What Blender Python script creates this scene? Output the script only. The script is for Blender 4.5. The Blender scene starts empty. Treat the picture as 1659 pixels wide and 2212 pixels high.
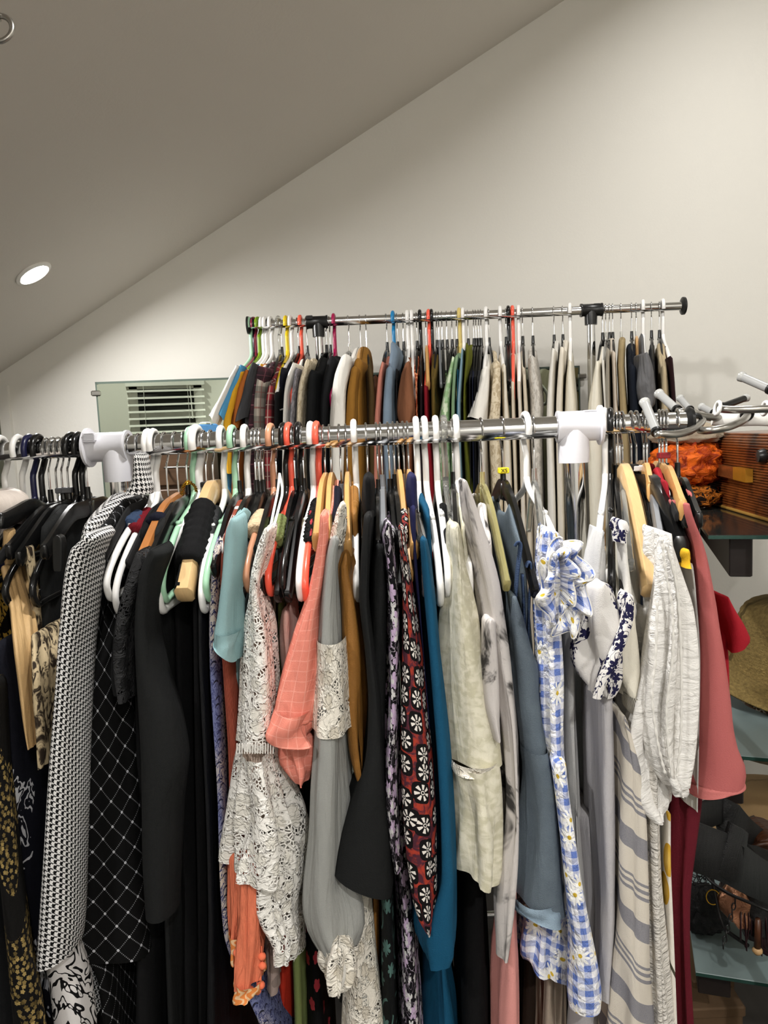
import bpy, math, random
import numpy as np
from mathutils import Vector
R = math.radians
scene = bpy.context.scene
COL = scene.collection

# ---------------------------------------------------------------- camera, world, light, exposure
F_PX, CX, CY = 1640.0, 829.5, 1106.0
EYE = 1.55
PITCH, ROLL = R(6.0), 0.0446
cp, sp = math.cos(PITCH), math.sin(PITCH)
FW = Vector((0, cp, -sp)); U0 = Vector((0, sp, cp)); X0 = Vector((1, 0, 0))
RT = X0 * math.cos(ROLL) - U0 * math.sin(ROLL)
UP = X0 * math.sin(ROLL) + U0 * math.cos(ROLL)
cam_data = bpy.data.cameras.new('camera')
cam_data.sensor_fit = 'VERTICAL'; cam_data.sensor_height = 24.0
cam_data.lens = 24.0 * F_PX / 2212.0
cam_data.clip_start = 0.05
cam = bpy.data.objects.new('camera', cam_data); COL.objects.link(cam)
from mathutils import Matrix
cam.matrix_world = Matrix(((RT.x, UP.x, -FW.x, 0), (RT.y, UP.y, -FW.y, 0), (RT.z, UP.z, -FW.z, EYE), (0, 0, 0, 1)))
scene.camera = cam

scene.view_settings.view_transform = 'Standard'
scene.view_settings.look = 'None'
scene.view_settings.gamma = 1.0
scene.view_settings.use_curve_mapping = False
scene.view_settings.exposure = 0.1
try:
    scene.cycles.max_bounces = 8
    scene.cycles.diffuse_bounces = 4
    scene.cycles.transparent_max_bounces = 16
    scene.cycles.sample_clamp_indirect = 4.0
    scene.cycles.caustics_reflective = False
except Exception:
    pass
world = bpy.data.worlds.new('world'); scene.world = world
world.use_nodes = True
world.node_tree.nodes['Background'].inputs[0].default_value = (0.9, 0.95, 1.0, 1)
world.node_tree.nodes['Background'].inputs[1].default_value = 0.02

def P(px, py, Y):
    """point of the place that the photograph shows at a pixel, at distance Y (metres into the room)"""
    d = FW + RT * ((px - CX) / F_PX) - UP * ((py - CY) / F_PX)
    k = Y / d.y
    return Vector((d.x * k, Y, EYE + d.z * k))

def pix(p):
    v = Vector(p) - Vector((0, 0, EYE)); w = v.dot(FW)
    return CX + F_PX * v.dot(RT) / w, CY - F_PX * v.dot(UP) / w

# sloped ceiling: rises to the right, runs along the room
SLOPE = math.tan(R(31.0))
WALL_Y0, WALL_YAW = 2.43, math.tan(R(4.0))          # back wall, slightly turned
def wall_y(x): return WALL_Y0 + WALL_YAW * x
def P_wall(px, py, off=0.0):
    d = FW + RT * ((px - CX) / F_PX) - UP * ((py - CY) / F_PX)
    k = (WALL_Y0 - off) / (d.y - WALL_YAW * d.x)
    return Vector((d.x * k, d.y * k, EYE + d.z * k))
_a = P_wall(0, 806); _b = P_wall(1220, 0)
SLOPE = (_b.z - _a.z) / (_b.x - _a.x)
CEIL0 = _a.z - SLOPE * _a.x
def ceil_z(x): return CEIL0 + SLOPE * x
RIDGE_X = 1.75

LIGHT_COL = (1.0, 0.985, 0.965)
def downlight(x, y, power, right=False, size=0.11):
    z = 2.75 if right is None else ceil_z(x) if not right else ceil_z(RIDGE_X) - (x - RIDGE_X) * SLOPE
    l = bpy.data.lights.new('downlight_lamp', 'AREA'); l.shape = 'DISK'; l.size = size
    l.energy = power; l.color = LIGHT_COL
    l.spread = R(170)
    o = bpy.data.objects.new('downlight_lamp', l); COL.objects.link(o)
    o.location = (x, y, z - 0.03)
    o.rotation_euler = (0, 0 if right is None else (-math.atan(SLOPE) if not right else math.atan(SLOPE)), 0)
    return o
def light_hit(px, py):
    d = FW + RT * ((px - CX) / F_PX) - UP * ((py - CY) / F_PX)
    k = (CEIL0 - EYE) / (d.z - SLOPE * d.x)
    return Vector((d.x * k, d.y * k, EYE + d.z * k))
LAMP = light_hit(72, 590)
LIGHTS = [(LAMP.x, LAMP.y, 8, False), (-0.12, 0.95, 15, False), (0.45, -1.1, 54, False), (2.5, -0.2, 6, True), (1.45, -1.2, 24, False), (0.92, 1.7, 12, False), (-1.0, -0.5, 22, None)]  # last entry, in the dormer, is added to brighten what the mirror reflects

# ---------------------------------------------------------------- node expressions for procedural materials
class E:
    __slots__ = ('b', 's')
    def __init__(self, b, s): self.b = b; self.s = s
    def __add__(self, o): return self.b.m('ADD', self, o)
    def __radd__(self, o): return self.b.m('ADD', o, self)
    def __sub__(self, o): return self.b.m('SUBTRACT', self, o)
    def __rsub__(self, o): return self.b.m('SUBTRACT', o, self)
    def __mul__(self, o): return self.b.m('MULTIPLY', self, o)
    def __rmul__(self, o): return self.b.m('MULTIPLY', o, self)
    def __truediv__(self, o): return self.b.m('DIVIDE', self, o)
    def lt(self, o): return self.b.m('LESS_THAN', self, o)
    def gt(self, o): return self.b.m('GREATER_THAN', self, o)
    def floor(self): return self.b.m('FLOOR', self)
    def fract(self): return self.b.m('FRACT', self)
    def abs(self): return self.b.m('ABSOLUTE', self)
    def sin(self): return self.b.m('SINE', self)
    def cos(self): return self.b.m('COSINE', self)
    def mod(self, o): return self.b.m('FLOORED_MODULO', self, o)
    def max(self, o): return self.b.m('MAXIMUM', self, o)
    def min(self, o): return self.b.m('MINIMUM', self, o)
    def pow(self, o): return self.b.m('POWER', self, o)
    def sqrt(self): return self.b.m('SQRT', self)
    def ramp(self, lo, hi):
        n = self.b.n('ShaderNodeMapRange'); n.interpolation_type = 'SMOOTHSTEP'
        self.b.put(n.inputs[0], self); n.inputs[1].default_value = lo; n.inputs[2].default_value = hi
        return E(self.b, n.outputs[0])

def lin(c):
    if isinstance(c, str):
        c = [int(c[i:i + 2], 16) / 255 for i in (0, 2, 4)]
        c = [x / 12.92 if x <= .04045 else ((x + .055) / 1.055) ** 2.4 for x in c]
    return (c[0], c[1], c[2], 1.0)

class B:
    """one material's node tree"""
    def __init__(self, name):
        self.mat = bpy.data.materials.new(name); self.mat.use_nodes = True
        self.t = self.mat.node_tree; self.t.nodes.clear(); self._uv = None; self._uvs = None
    def n(self, k): return self.t.nodes.new(k)
    def put(self, sock, v):
        if isinstance(v, E): self.t.links.new(v.s, sock)
        elif isinstance(v, (tuple, list, str)): sock.default_value = lin(v) if (isinstance(v, str) or len(v) < 4) else v
        else: sock.default_value = v
    def m(self, op, a, b=None, c=None):
        n = self.n('ShaderNodeMath'); n.operation = op
        self.put(n.inputs[0], a)
        if b is not None: self.put(n.inputs[1], b)
        return E(self, n.outputs[0])
    def uv(self):
        if self._uv is None:
            n = self.n('ShaderNodeUVMap'); s = self.n('ShaderNodeSeparateXYZ')
            self.t.links.new(n.outputs[0], s.inputs[0]); self._uvs = n.outputs[0]
            self._uv = (E(self, s.outputs[0]), E(self, s.outputs[1]))
        return self._uv
    def xyz(self, x, y, z=0.0):
        n = self.n('ShaderNodeCombineXYZ'); self.put(n.inputs[0], x); self.put(n.inputs[1], y); self.put(n.inputs[2], z)
        return E(self, n.outputs[0])
    def obj(self, sx=1, sy=1, sz=1):
        n = self.n('ShaderNodeTexCoord'); mp = self.n('ShaderNodeMapping'); mp.inputs['Scale'].default_value = (sx, sy, sz)
        self.t.links.new(n.outputs['Object'], mp.inputs[0]); return E(self, mp.outputs[0])
    def noise(self, vec, scale=1.0, detail=2.0, rough=.5, dist=0.0):
        n = self.n('ShaderNodeTexNoise'); self.put(n.inputs['Vector'], vec); n.inputs['Scale'].default_value = scale
        n.inputs['Detail'].default_value = detail; n.inputs['Roughness'].default_value = rough; n.inputs['Distortion'].default_value = dist
        return E(self, n.outputs[0])
    def vor(self, vec, feature='F1', rnd=1.0):
        n = self.n('ShaderNodeTexVoronoi'); n.voronoi_dimensions = '2D'; n.feature = feature
        self.put(n.inputs['Vector'], vec); n.inputs['Scale'].default_value = 1.0; n.inputs['Randomness'].default_value = rnd
        return n
    def mix(self, f, a, b):
        n = self.n('ShaderNodeMix'); n.data_type = 'RGBA'
        self.put(n.inputs[0], f); self.put(n.inputs[6], a); self.put(n.inputs[7], b)
        return E(self, n.outputs[2])
    def cells(self, sx, sy, rnd=1.0, off=0.0):
        """scattered motif centres: local offset, distance, angle and a random number per motif"""
        u, v = self.uv(); x = u * sx + off; y = v * sy + off * 1.7
        n = self.vor(self.xyz(x, y), 'F1', rnd)
        s = self.n('ShaderNodeSeparateXYZ'); self.t.links.new(n.outputs['Position'], s.inputs[0])
        dx = x - E(self, s.outputs[0]); dy = y - E(self, s.outputs[1])
        c = self.n('ShaderNodeSeparateColor'); self.t.links.new(n.outputs['Color'], c.inputs[0])
        r = (dx * dx + dy * dy).sqrt(); a = self.m('ARCTAN2', dy, dx) + E(self, c.outputs[0]) * 6.283
        return r, a, E(self, c.outputs[1]), dx, dy
    def bump(self, h, strength=.5, dist=.002):
        n = self.n('ShaderNodeBump'); n.inputs['Strength'].default_value = strength; n.inputs['Distance'].default_value = dist
        self.put(n.inputs['Height'], h); return n.outputs[0]
    def done(self, col, rough=.8, metal=0.0, spec=.3, normal=None, alpha=None, sheen=0.0, coat=0.0, trans=0.0, sub=0.0, ior=1.45):
        p = self.n('ShaderNodeBsdfPrincipled'); o = self.n('ShaderNodeOutputMaterial')
        self.put(p.inputs['Base Color'], col); self.put(p.inputs['Roughness'], rough); self.put(p.inputs['Metallic'], metal)
        p.inputs['Specular IOR Level'].default_value = spec
        p.inputs['Sheen Weight'].default_value = sheen; p.inputs['Coat Weight'].default_value = coat
        p.inputs['Transmission Weight'].default_value = trans; p.inputs['IOR'].default_value = ior
        if normal is not None: self.t.links.new(normal, p.inputs['Normal'])
        if alpha is not None: self.put(p.inputs['Alpha'], alpha)
        self.t.links.new(p.outputs[0], o.inputs[0]); return self.mat

MATS = {}
def solid(name, col, rough=.5, metal=0.0, spec=.5, coat=0.0, trans=0.0, ior=1.45):
    if name not in MATS: MATS[name] = B(name).done(col, rough, metal, spec, coat=coat, trans=trans, ior=ior)
    return MATS[name]

def cloth(name, col, rough=.85, wrk=.5, weave=.25, pattern=None, alpha=None, sheen=0.0, spec=.2, rib=0.0, wx=34, wy=7, metal=0.0, relief=None):
    """woven cloth: creases, weave and an optional printed or woven pattern over real folds"""
    if name in MATS: return MATS[name]
    b = B(name); u, v = b.uv()
    c = col if pattern is None else pattern(b, u, v)
    h = b.noise(b.xyz(u * wx, v * wy), 1.0, 3.0, .55, .6) * wrk + b.noise(b.xyz(u * 900, v * 900), 1.0, 1.0) * weave * .2
    if relief is not None: h = h + relief(b, u, v) * .16
    if rib: h = h + (u * rib).sin() * .35
    if isinstance(c, (str, tuple)):
        t = b.noise(b.xyz(u * 700, v * 500), 1.0, 2.0)
        c = b.mix(t * .35, c, tuple(x * .72 for x in lin(c)[:3]))
    a = None if alpha is None else alpha(b, u, v)
    MATS[name] = b.done(c, rough, metal, spec, normal=b.bump(h, .9, .010), alpha=a, sheen=sheen)
    return MATS[name]

# ---------------------------------------------------------------- mesh helpers
def link(name, verts, faces, mat, parent=None, uvs=None, smooth=True, loc=None):
    V = np.asarray(verts, dtype=float)
    if parent is not None: org = np.array(parent['_org'])
    elif loc is not None: org = np.asarray(loc, float)
    else: org = np.array([(V[:, 0].min() + V[:, 0].max()) / 2, (V[:, 1].min() + V[:, 1].max()) / 2, V[:, 2].min()])
    me = bpy.data.meshes.new(name)
    me.from_pydata((V - org).tolist(), [], faces)
    if uvs is not None:
        l = me.uv_layers.new(name='UVMap'); l.data.foreach_set('uv', np.asarray(uvs, dtype=np.float32).ravel())
    if smooth: me.polygons.foreach_set('use_smooth', [True] * len(me.polygons))
    me.materials.append(mat)
    me.validate(); me.update()
    if smooth and uvs is None: me.set_sharp_from_angle(angle=R(48))
    o = bpy.data.objects.new(name, me); COL.objects.link(o)
    o['_org'] = list(map(float, org))
    if parent is None: o.location = org
    else:
        o.parent = parent
    return o

def thing(name, label, cat, loc, group=None):
    o = bpy.data.objects.new(name, None); COL.objects.link(o); o.location = loc; o.empty_display_size = .05
    o['_org'] = [float(x) for x in loc]; o['label'] = label; o['category'] = cat
    if group: o['group'] = group
    return o
def tag(o, label, cat, group=None):
    o['label'] = label; o['category'] = cat
    if group: o['group'] = group
    return o

def smooth_path(pts, sub=5):
    pts = [np.asarray(p, float) for p in pts]
    if len(pts) < 3: return np.array(pts)
    out = []
    for i in range(len(pts) - 1):
        p0 = pts[max(i - 1, 0)]; p1 = pts[i]; p2 = pts[i + 1]; p3 = pts[min(i + 2, len(pts) - 1)]
        for k in range(sub):
            t = k / sub
            out.append(.5 * ((2 * p1) + (-p0 + p2) * t + (2 * p0 - 5 * p1 + 4 * p2 - p3) * t * t + (-p0 + 3 * p1 - 3 * p2 + p3) * t ** 3))
    out.append(pts[-1]); return np.array(out)

def sweep(path, rad, n=8, closed=False, ref=None, sec=None, cap=True):
    """tube (or a section (sx, sy) scaled by rad) along a path; returns verts, faces"""
    path = np.asarray(path, float); m = len(path)
    rad = np.broadcast_to(np.asarray(rad, float), (m,)) if np.ndim(rad) < 2 else np.asarray(rad, float)
    T = np.gradient(path, axis=0) if not closed else np.roll(path, -1, 0) - np.roll(path, 1, 0)
    T /= np.linalg.norm(T, axis=1)[:, None] + 1e-12
    if ref is None:
        r = np.array([0.13, .21, .97]);
        if abs(T[0] @ r) > .9: r = np.array([1.0, .1, 0])
        N = np.cross(T[0], r); N /= np.linalg.norm(N); Ns = [N]
        for i in range(1, m):
            N = N - T[i] * (N @ T[i]); N /= np.linalg.norm(N) + 1e-12; Ns.append(N)
        Ns = np.array(Ns)
    else:
        ref = np.asarray(ref, float); Ns = ref[None] - T * (T @ ref)[:, None]; Ns /= np.linalg.norm(Ns, axis=1)[:, None] + 1e-12
    Bs = np.cross(T, Ns)
    if sec is None: sec = [(math.cos(2 * math.pi * k / n), math.sin(2 * math.pi * k / n)) for k in range(n)]
    n = len(sec); verts = []
    for i in range(m):
        a, b = (rad[i], rad[i]) if rad.ndim == 1 else rad[i]
        for (x, y) in sec: verts.append(path[i] + Ns[i] * x * a + Bs[i] * y * b)
    faces = []
    for i in range(m if closed else m - 1):
        j = (i + 1) % m
        for k in range(n): faces.append((i * n + k, i * n + (k + 1) % n, j * n + (k + 1) % n, j * n + k))
    if not closed and cap:
        faces.append(tuple(range(n))[::-1]); faces.append(tuple((m - 1) * n + k for k in range(n)))
    return verts, faces

def merge(parts):
    V = []; Fc = []
    for v, f in parts:
        o = len(V); V.extend([tuple(p) for p in v]); Fc.extend([tuple(i + o for i in q) for q in f])
    return V, Fc

def box(c, size, rot=0.0, bev=0.0):
    sx, sy, sz = [s / 2 for s in size]; c = np.asarray(c, float); ca, sa = math.cos(rot), math.sin(rot)
    if not bev:
        vs = [(-sx, -sy, -sz), (sx, -sy, -sz), (sx, sy, -sz), (-sx, sy, -sz), (-sx, -sy, sz), (sx, -sy, sz), (sx, sy, sz), (-sx, sy, sz)]
        fs = [(3, 2, 1, 0), (4, 5, 6, 7), (0, 1, 5, 4), (1, 2, 6, 5), (2, 3, 7, 6), (3, 0, 4, 7)]
    else:
        ring = lambda ex, ey, z: [(-ex, -ey + bev, z), (-ex + bev, -ey, z), (ex - bev, -ey, z), (ex, -ey + bev, z), (ex, ey - bev, z), (ex - bev, ey, z), (-ex + bev, ey, z), (-ex, ey - bev, z)]
        L = [ring(sx - bev, sy - bev, -sz), ring(sx, sy, -sz + bev), ring(sx, sy, sz - bev), ring(sx - bev, sy - bev, sz)]
        vs = sum(L, []); fs = [tuple(range(8))[::-1], tuple(range(24, 32))]
        for i in range(3):
            for k in range(8): fs.append((i * 8 + k, i * 8 + (k + 1) % 8, i * 8 + 8 + (k + 1) % 8, i * 8 + 8 + k))
    return [c + np.array((x * ca - y * sa, x * sa + y * ca, z)) for x, y, z in vs], fs

def lathe(c, prof, n=32, axis=(0, 0, 1), cap=False):
    ax = Vector(axis).normalized(); q = Vector((0, 0, 1)).rotation_difference(ax); c = Vector(c); vs = []
    for r, z in prof:
        for k in range(n):
            a = 2 * math.pi * k / n; vs.append(tuple(c + q @ Vector((r * math.cos(a), r * math.sin(a), z))))
    fs = []
    for i in range(len(prof) - 1):
        for k in range(n): fs.append((i * n + k, i * n + (k + 1) % n, (i + 1) * n + (k + 1) % n, (i + 1) * n + k))
    if cap: fs.append(tuple(range(n))[::-1]); fs.append(tuple((len(prof) - 1) * n + k for k in range(n)))
    return vs, fs

def simple_uv(verts, faces, sx=1.0):
    """box-style metric uv for plain meshes: u along x+y, v along z"""
    return [(verts[i][0] * sx + verts[i][1] * sx, verts[i][2]) for f in faces for i in f]

def unit_section(a, b, n, sq):
    t = np.linspace(math.pi / 2, 2.5 * math.pi, 721)
    c, s = np.cos(t), np.sin(t)
    x = np.sign(c) * np.abs(c) ** (2 / sq); y = np.sign(s) * np.abs(s) ** (2 / sq)
    L = np.concatenate([[0], np.cumsum(np.hypot(np.diff(x * a), np.diff(y * b)))])
    w = np.linspace(0, L[-1], n + 1)
    return np.interp(w, L, x), np.interp(w, L, y), L[-1]

def loft(rows, Y, T, rise=0.0, folds=(5, .004), seed=0, n=44, dz=.014, sq=2.4, yaw=0.0, hem=(0.0, 0.0), cap=True, ruf=None, sway=0.0, drape=None, tneck=.34, dip=.02):
    """hanging cloth body built level by level. rows: (py, xl, xr[, depth shift]) measured on its near end, which
    stands at distance Y; it reaches T metres further back. rise lifts the shoulder ridge towards the neck."""
    rng = np.random.RandomState(seed + 11)
    Yf = Y + min(T / 2, .03)
    W = []
    for r in rows:
        py, xl, xr = r[:3]; ds = r[3] if len(r) > 3 else 0.0
        a = P(xl, py, Yf + ds); c = P(xr, py, Yf + ds)
        W.append(((a.z + c.z) / 2, a.x, c.x, ds, c.z - a.z))
    W = np.array(W); Lw = np.concatenate([[0], np.cumsum(np.abs(np.diff(W[:, 0])) + .3 * np.abs(np.diff((W[:, 1] + W[:, 2]) / 2)) + 1e-5)])
    m = max(int(Lw[-1] / dz), len(rows) * 2)
    # catmull-rom on the rows, evaluated evenly
    par = np.interp(np.linspace(0, Lw[-1], m + 1), Lw, np.arange(len(W)))
    lev = []
    for p in par:
        i = min(int(p), len(W) - 2); t = p - i
        p0 = W[max(i - 1, 0)]; p1 = W[i]; p2 = W[i + 1]; p3 = W[min(i + 2, len(W) - 1)]
        lin_ = p1 * (1 - t) + p2 * t
        cr = .5 * ((2 * p1) + (-p0 + p2) * t + (2 * p0 - 5 * p1 + 4 * p2 - p3) * t * t + (-p0 + 3 * p1 - 3 * p2 + p3) * t ** 3)
        lev.append(lin_ * .4 + cr * .6)
    lev = np.array(lev); v = np.linspace(0, 1, m + 1)
    hw = np.maximum((lev[:, 2] - lev[:, 1]) / 2, .001)
    b = T / 2
    cx, cy, per = unit_section(float(np.mean(hw)), b, n, sq)
    s = np.linspace(0, 1, n + 1)
    k0, amp = folds; amp = amp * 1.35
    wave = np.zeros((m + 1, n + 1))
    for j in range(4):
        kk = max(1, int(round(k0 * (.6 + .5 * j)))); A = (1, .7, .45, .3)[j]
        ph = rng.uniform(0, 6.28); dr = rng.uniform(-1.2, 1.2) * (1 + j * .5); ph2 = rng.uniform(0, 6.28)
        wave += A * np.sin(2 * math.pi * kk * s[None, :] + ph + dr * v[:, None] * 2 + .5 * np.sin(v[:, None] * 5 + ph2))
    wave = wave / 1.7
    wave = np.sign(wave) * np.abs(wave) ** .8
    env = amp * (.35 + .65 * np.minimum(1, v * 2.2))
    d = env[:, None] * (wave - .45)
    d = np.maximum(d, -hw[:, None] * .55)
    if ruf is not None:                                   # gathers: (v centre, spread, count, amp)
        for vc, sp_, cnt, am in ruf:
            d = d + (am * np.exp(-((v - vc) / sp_) ** 2))[:, None] * np.sin(2 * math.pi * cnt * s[None, :] + rng.uniform(0, 6))
    nx = cx[None, :] / np.maximum(hw[:, None], .004); ny = np.broadcast_to(cy[None, :] / b, nx.shape); nl = np.hypot(nx, ny) + 1e-9
    xc = (lev[:, 1] + lev[:, 2]) / 2 + sway * np.sin(v * 7 + seed)
    yoff = b * (1 + cy[None, :])
    X = xc[:, None] + hw[:, None] * cx[None, :] + d * nx / nl
    Yy = Y + lev[:, 3][:, None] + yoff + d * ny / nl
    X = X + yaw * (yoff - (Yf - Y))
    Z = np.broadcast_to(lev[:, 0][:, None], X.shape).copy()
    Z += (lev[:, 4] / 2)[:, None] * cx[None, :] * (1.0 if T < .16 else .3)
    if drape is None:
        top_ = rise * (1 - np.abs(cy)) ** 1.15
    else:                                                 # lies on the hanger's arms, open at the neck
        zb, hy, half, neck, h = drape
        tt = np.abs(Y + yoff - hy) / half; te = np.clip(tt, tneck, 1.0)
        arm = zb + neck - .018 + (h - neck + .018) * te ** 1.12 + .019 - dip * np.clip((tneck - tt) / tneck * 2, 0, 1)
        top_ = np.maximum(arm - lev[0, 0], 0)
    Z += np.reshape(top_, (1, -1)) * ((1 - v)[:, None] ** 2.2)
    Z += (v[:, None] ** 5) * (hem[0] * cx[None, :] + hem[1] * cy[None, :])
    V = np.stack([X, Yy, Z], -1)
    rings = [V[i] for i in range(m + 1)]; vv = [lev[i, 0] for i in range(m + 1)]
    if cap:
        r0 = rings[0]; cX = (xc[0] + yaw * (b + cy * b - (Yf - Y)))
        lift = min(.012, hw[0] * .7)
        pre = []
        for f, l in ((.05, 1.0), (.55, .8), (.85, .4)):
            q = r0.copy(); q[:, 0] = cX + (r0[:, 0] - cX) * f; q[:, 2] += lift * l
            cyc = Y + lev[0, 3] + b; q[:, 1] = cyc + (r0[:, 1] - cyc) * (1 - .03 * l)
            pre.append(q)
        rings = pre + rings; vv = [vv[0] + lift, vv[0] + lift * .8, vv[0] + lift * .4] + vv
    nr = len(rings); verts = np.concatenate([r[:n] for r in rings])
    faces = []; uvs = []
    Rg = np.array(rings); seg = np.linalg.norm(np.diff(Rg, axis=0), axis=2)
    VV = np.zeros(Rg.shape[:2]); VV[:-1] = np.cumsum(seg[::-1], axis=0)[::-1]
    VV += vv[-1] - 0.0
    for i in range(nr - 1):
        for k in range(n):
            k2 = (k + 1) % n
            faces.append((i * n + k, (i + 1) * n + k, (i + 1) * n + k2, i * n + k2))
            u1, u2 = s[k] * per, s[k + 1] * per
            uvs += [(u1, VV[i, k]), (u1, VV[i + 1, k]), (u2, VV[i + 1, k + 1]), (u2, VV[i, k + 1])]
    if cap:
        faces.append(tuple(range(n))); uvs += [(s[k] * per, VV[0, k]) for k in range(n)]
    return verts, faces, uvs

# ---------------------------------------------------------------- the room
def wallpaint(name, col, s=.12):
    b = B(name); h = b.noise(b.obj(120, 120, 120), 1.0, 3.0, .6)
    return b.done(col, .75, 0, .25, normal=b.bump(h, s, .003))
M_WALL = wallpaint('wall_paint', 'd9d6ce'); M_CEIL = wallpaint('ceiling_paint', 'd2cdc4')
def structure(o, part=None):
    o['kind'] = 'structure'; return o
REAR = -1.5
def quadwall(name, pts, th, mat):
    """thick panel from 4 corner points, thickness vector th"""
    th = np.array(th, float); a = [np.array(p, float) for p in pts]; v = a + [p + th for p in a]
    f = [(0, 1, 2, 3), (7, 6, 5, 4), (0, 4, 5, 1), (1, 5, 6, 2), (2, 6, 7, 3), (3, 7, 4, 0)]
    return structure(link(name, v, f, mat, smooth=False))
XL, XRR = -2.3, 3.4
quadwall('wall_back', [(XL - .1, wall_y(XL - .1), 0), (XRR + .1, wall_y(XRR + .1), 0), (XRR + .1, wall_y(XRR + .1), 4.2), (XL - .1, wall_y(XL - .1), 4.2)], (0, .1, 0), M_WALL)
YB = 3.6
DORM, DZ = .3, 2.75                                          # behind the camera the low slope gives way to a flat dormer
XD = (DZ - CEIL0) / SLOPE
quadwall('ceiling', [(XL - .1, DORM, ceil_z(XL - .1)), (XL - .1, YB, ceil_z(XL - .1)), (RIDGE_X, YB, ceil_z(RIDGE_X)), (RIDGE_X, DORM, ceil_z(RIDGE_X))], (0, 0, .08), M_CEIL)
quadwall('ceiling_rear', [(XD, REAR - .1, DZ), (XD, DORM, DZ), (RIDGE_X, DORM, ceil_z(RIDGE_X)), (RIDGE_X, REAR - .1, ceil_z(RIDGE_X))], (0, 0, .08), M_CEIL)
quadwall('ceiling_dormer', [(XL - .1, REAR - .1, DZ), (XL - .1, DORM, DZ), (XD, DORM, DZ), (XD, REAR - .1, DZ)], (0, 0, .08), M_CEIL)
quadwall('wall_dormer', [(XL - .1, DORM, ceil_z(XL - .1) - .02), (XD, DORM, DZ - .01), (XD, DORM, DZ + .02), (XL - .1, DORM, DZ + .02)], (0, .05, 0), M_WALL)
zr = ceil_z(RIDGE_X) - (XRR + .1 - RIDGE_X) * SLOPE
quadwall('ceiling_right', [(RIDGE_X, REAR - .1, ceil_z(RIDGE_X)), (RIDGE_X, YB, ceil_z(RIDGE_X)), (XRR + .1, YB, zr), (XRR + .1, REAR - .1, zr)], (0, 0, .08), M_CEIL)
quadwall('wall_left', [(XL, REAR, 0), (XL, YB, 0), (XL, YB, 2.8), (XL, REAR, 2.8)], (-.08, 0, 0), M_WALL)
quadwall('wall_right', [(XRR, YB, 0), (XRR, REAR, 0), (XRR, REAR, zr + .1), (XRR, YB, zr + .1)], (.08, 0, 0), M_WALL)
def floor_mat():
    b = B('floor_boards'); n = b.n('ShaderNodeTexCoord'); s = b.n('ShaderNodeSeparateXYZ'); b.t.links.new(n.outputs['Object'], s.inputs[0])
    x = E(b, s.outputs[0]); y = E(b, s.outputs[1]); k = (x * 7.0).floor()
    g = b.noise(b.xyz(x * 40, y * 2 + k * 3.7), 1.0, 4.0)
    return b.done(b.mix(g, '2a2725', '3b3734'), .45, 0, .4)
quadwall('floor', [(XL, REAR, 0), (XRR, REAR, 0), (XRR, YB, 0), (XL, YB, 0)], (0, 0, -.08), floor_mat())

# rear wall with a window, seen in the mirror only
ML, MR = P_wall(205, 822, .11), P_wall(1252, 793, .01)          # the mirror's left end stands off the wall
MN = Vector((ML.y - MR.y, MR.x - ML.x, 0)).normalized(); MN = -MN if MN.y > 0 else MN
def mirror_hit(px, py, yr=REAR):
    n = MN; d0 = FW + RT * ((px - CX) / F_PX) - UP * ((py - CY) / F_PX); k0 = (ML.x * n.x + ML.y * n.y) / (d0.x * n.x + d0.y * n.y); p = Vector((0, 0, EYE)) + d0 * k0; d = p - Vector((0, 0, EYE)); d = d - 2 * d.dot(n) * n
    return p + d * ((yr - p.y) / d.y)
_w0 = mirror_hit(276, 814); _w1 = mirror_hit(447, 1010)
WX0, WX1, WZ1, WZ0 = _w0.x, _w1.x, 2.02, _w1.z - .25
top = lambda x: max(ceil_z(x), DZ) if x < RIDGE_X else ceil_z(RIDGE_X) - (x - RIDGE_X) * SLOPE
def rear(name, x0, x1, z0, z1a, z1b):
    quadwall(name, [(x1, REAR, z0), (x0, REAR, z0), (x0, REAR, z1a), (x1, REAR, z1b)], (0, -.1, 0), M_WALL)
rear('wall_rear', XL, WX0, 0, top(XL) + .04, top(WX0) + .04)
rear('wall_rear_right', WX1, RIDGE_X, 0, top(WX1) + .04, top(RIDGE_X) + .04)
rear('wall_rear_corner', RIDGE_X, XRR, 0, top(RIDGE_X) + .04, top(XRR) + .1)
rear('wall_rear_sill', WX0, WX1, 0, WZ0, WZ0)
rear('wall_rear_head', WX0, WX1, WZ1, top(WX0) + .04, top(WX1) + .04)
M_WHITE = solid('white_gloss_paint', 'e4e2dc', .4)
M_NIGHT = solid('dark_window_glass', '0a0c10', .08, spec=.6)
win = thing('window_1', '', '', ((WX0 + WX1) / 2, REAR, WZ0)); del win['label']; del win['category']; win['kind'] = 'structure'
wc = (WX0 + WX1) / 2; ww = WX1 - WX0; wh = WZ1 - WZ0
v, f = box((wc, REAR - .085, (WZ0 + WZ1) / 2), (ww, .01, wh)); link('window_glass', v, f, M_NIGHT, win, smooth=False)
fr = merge([box((WX0 + .03, REAR - .04, (WZ0 + WZ1) / 2), (.06, .08, wh)), box((WX1 - .03, REAR - .04, (WZ0 + WZ1) / 2), (.06, .08, wh)),
            box((wc, REAR - .04, WZ0 + .03), (ww, .08, .06)), box((wc, REAR - .04, WZ1 - .03), (ww, .08, .06)), box((wc, REAR - .05, WZ1 - .26), (ww - .1, .05, .05))])
link('window_frame', fr[0], fr[1], M_WHITE, win, smooth=False)
bl = thing('window_blind', 'white horizontal slat blind over the dark window, seen in the wall mirror', 'blind', (wc, REAR + .05, WZ0))
bx = box((wc, REAR + .045, WZ1 - .02), (ww + .04, .06, .045)); link('head_rail', bx[0], bx[1], M_WHITE, bl, smooth=False)
sl0 = None; nsl = 17
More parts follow.
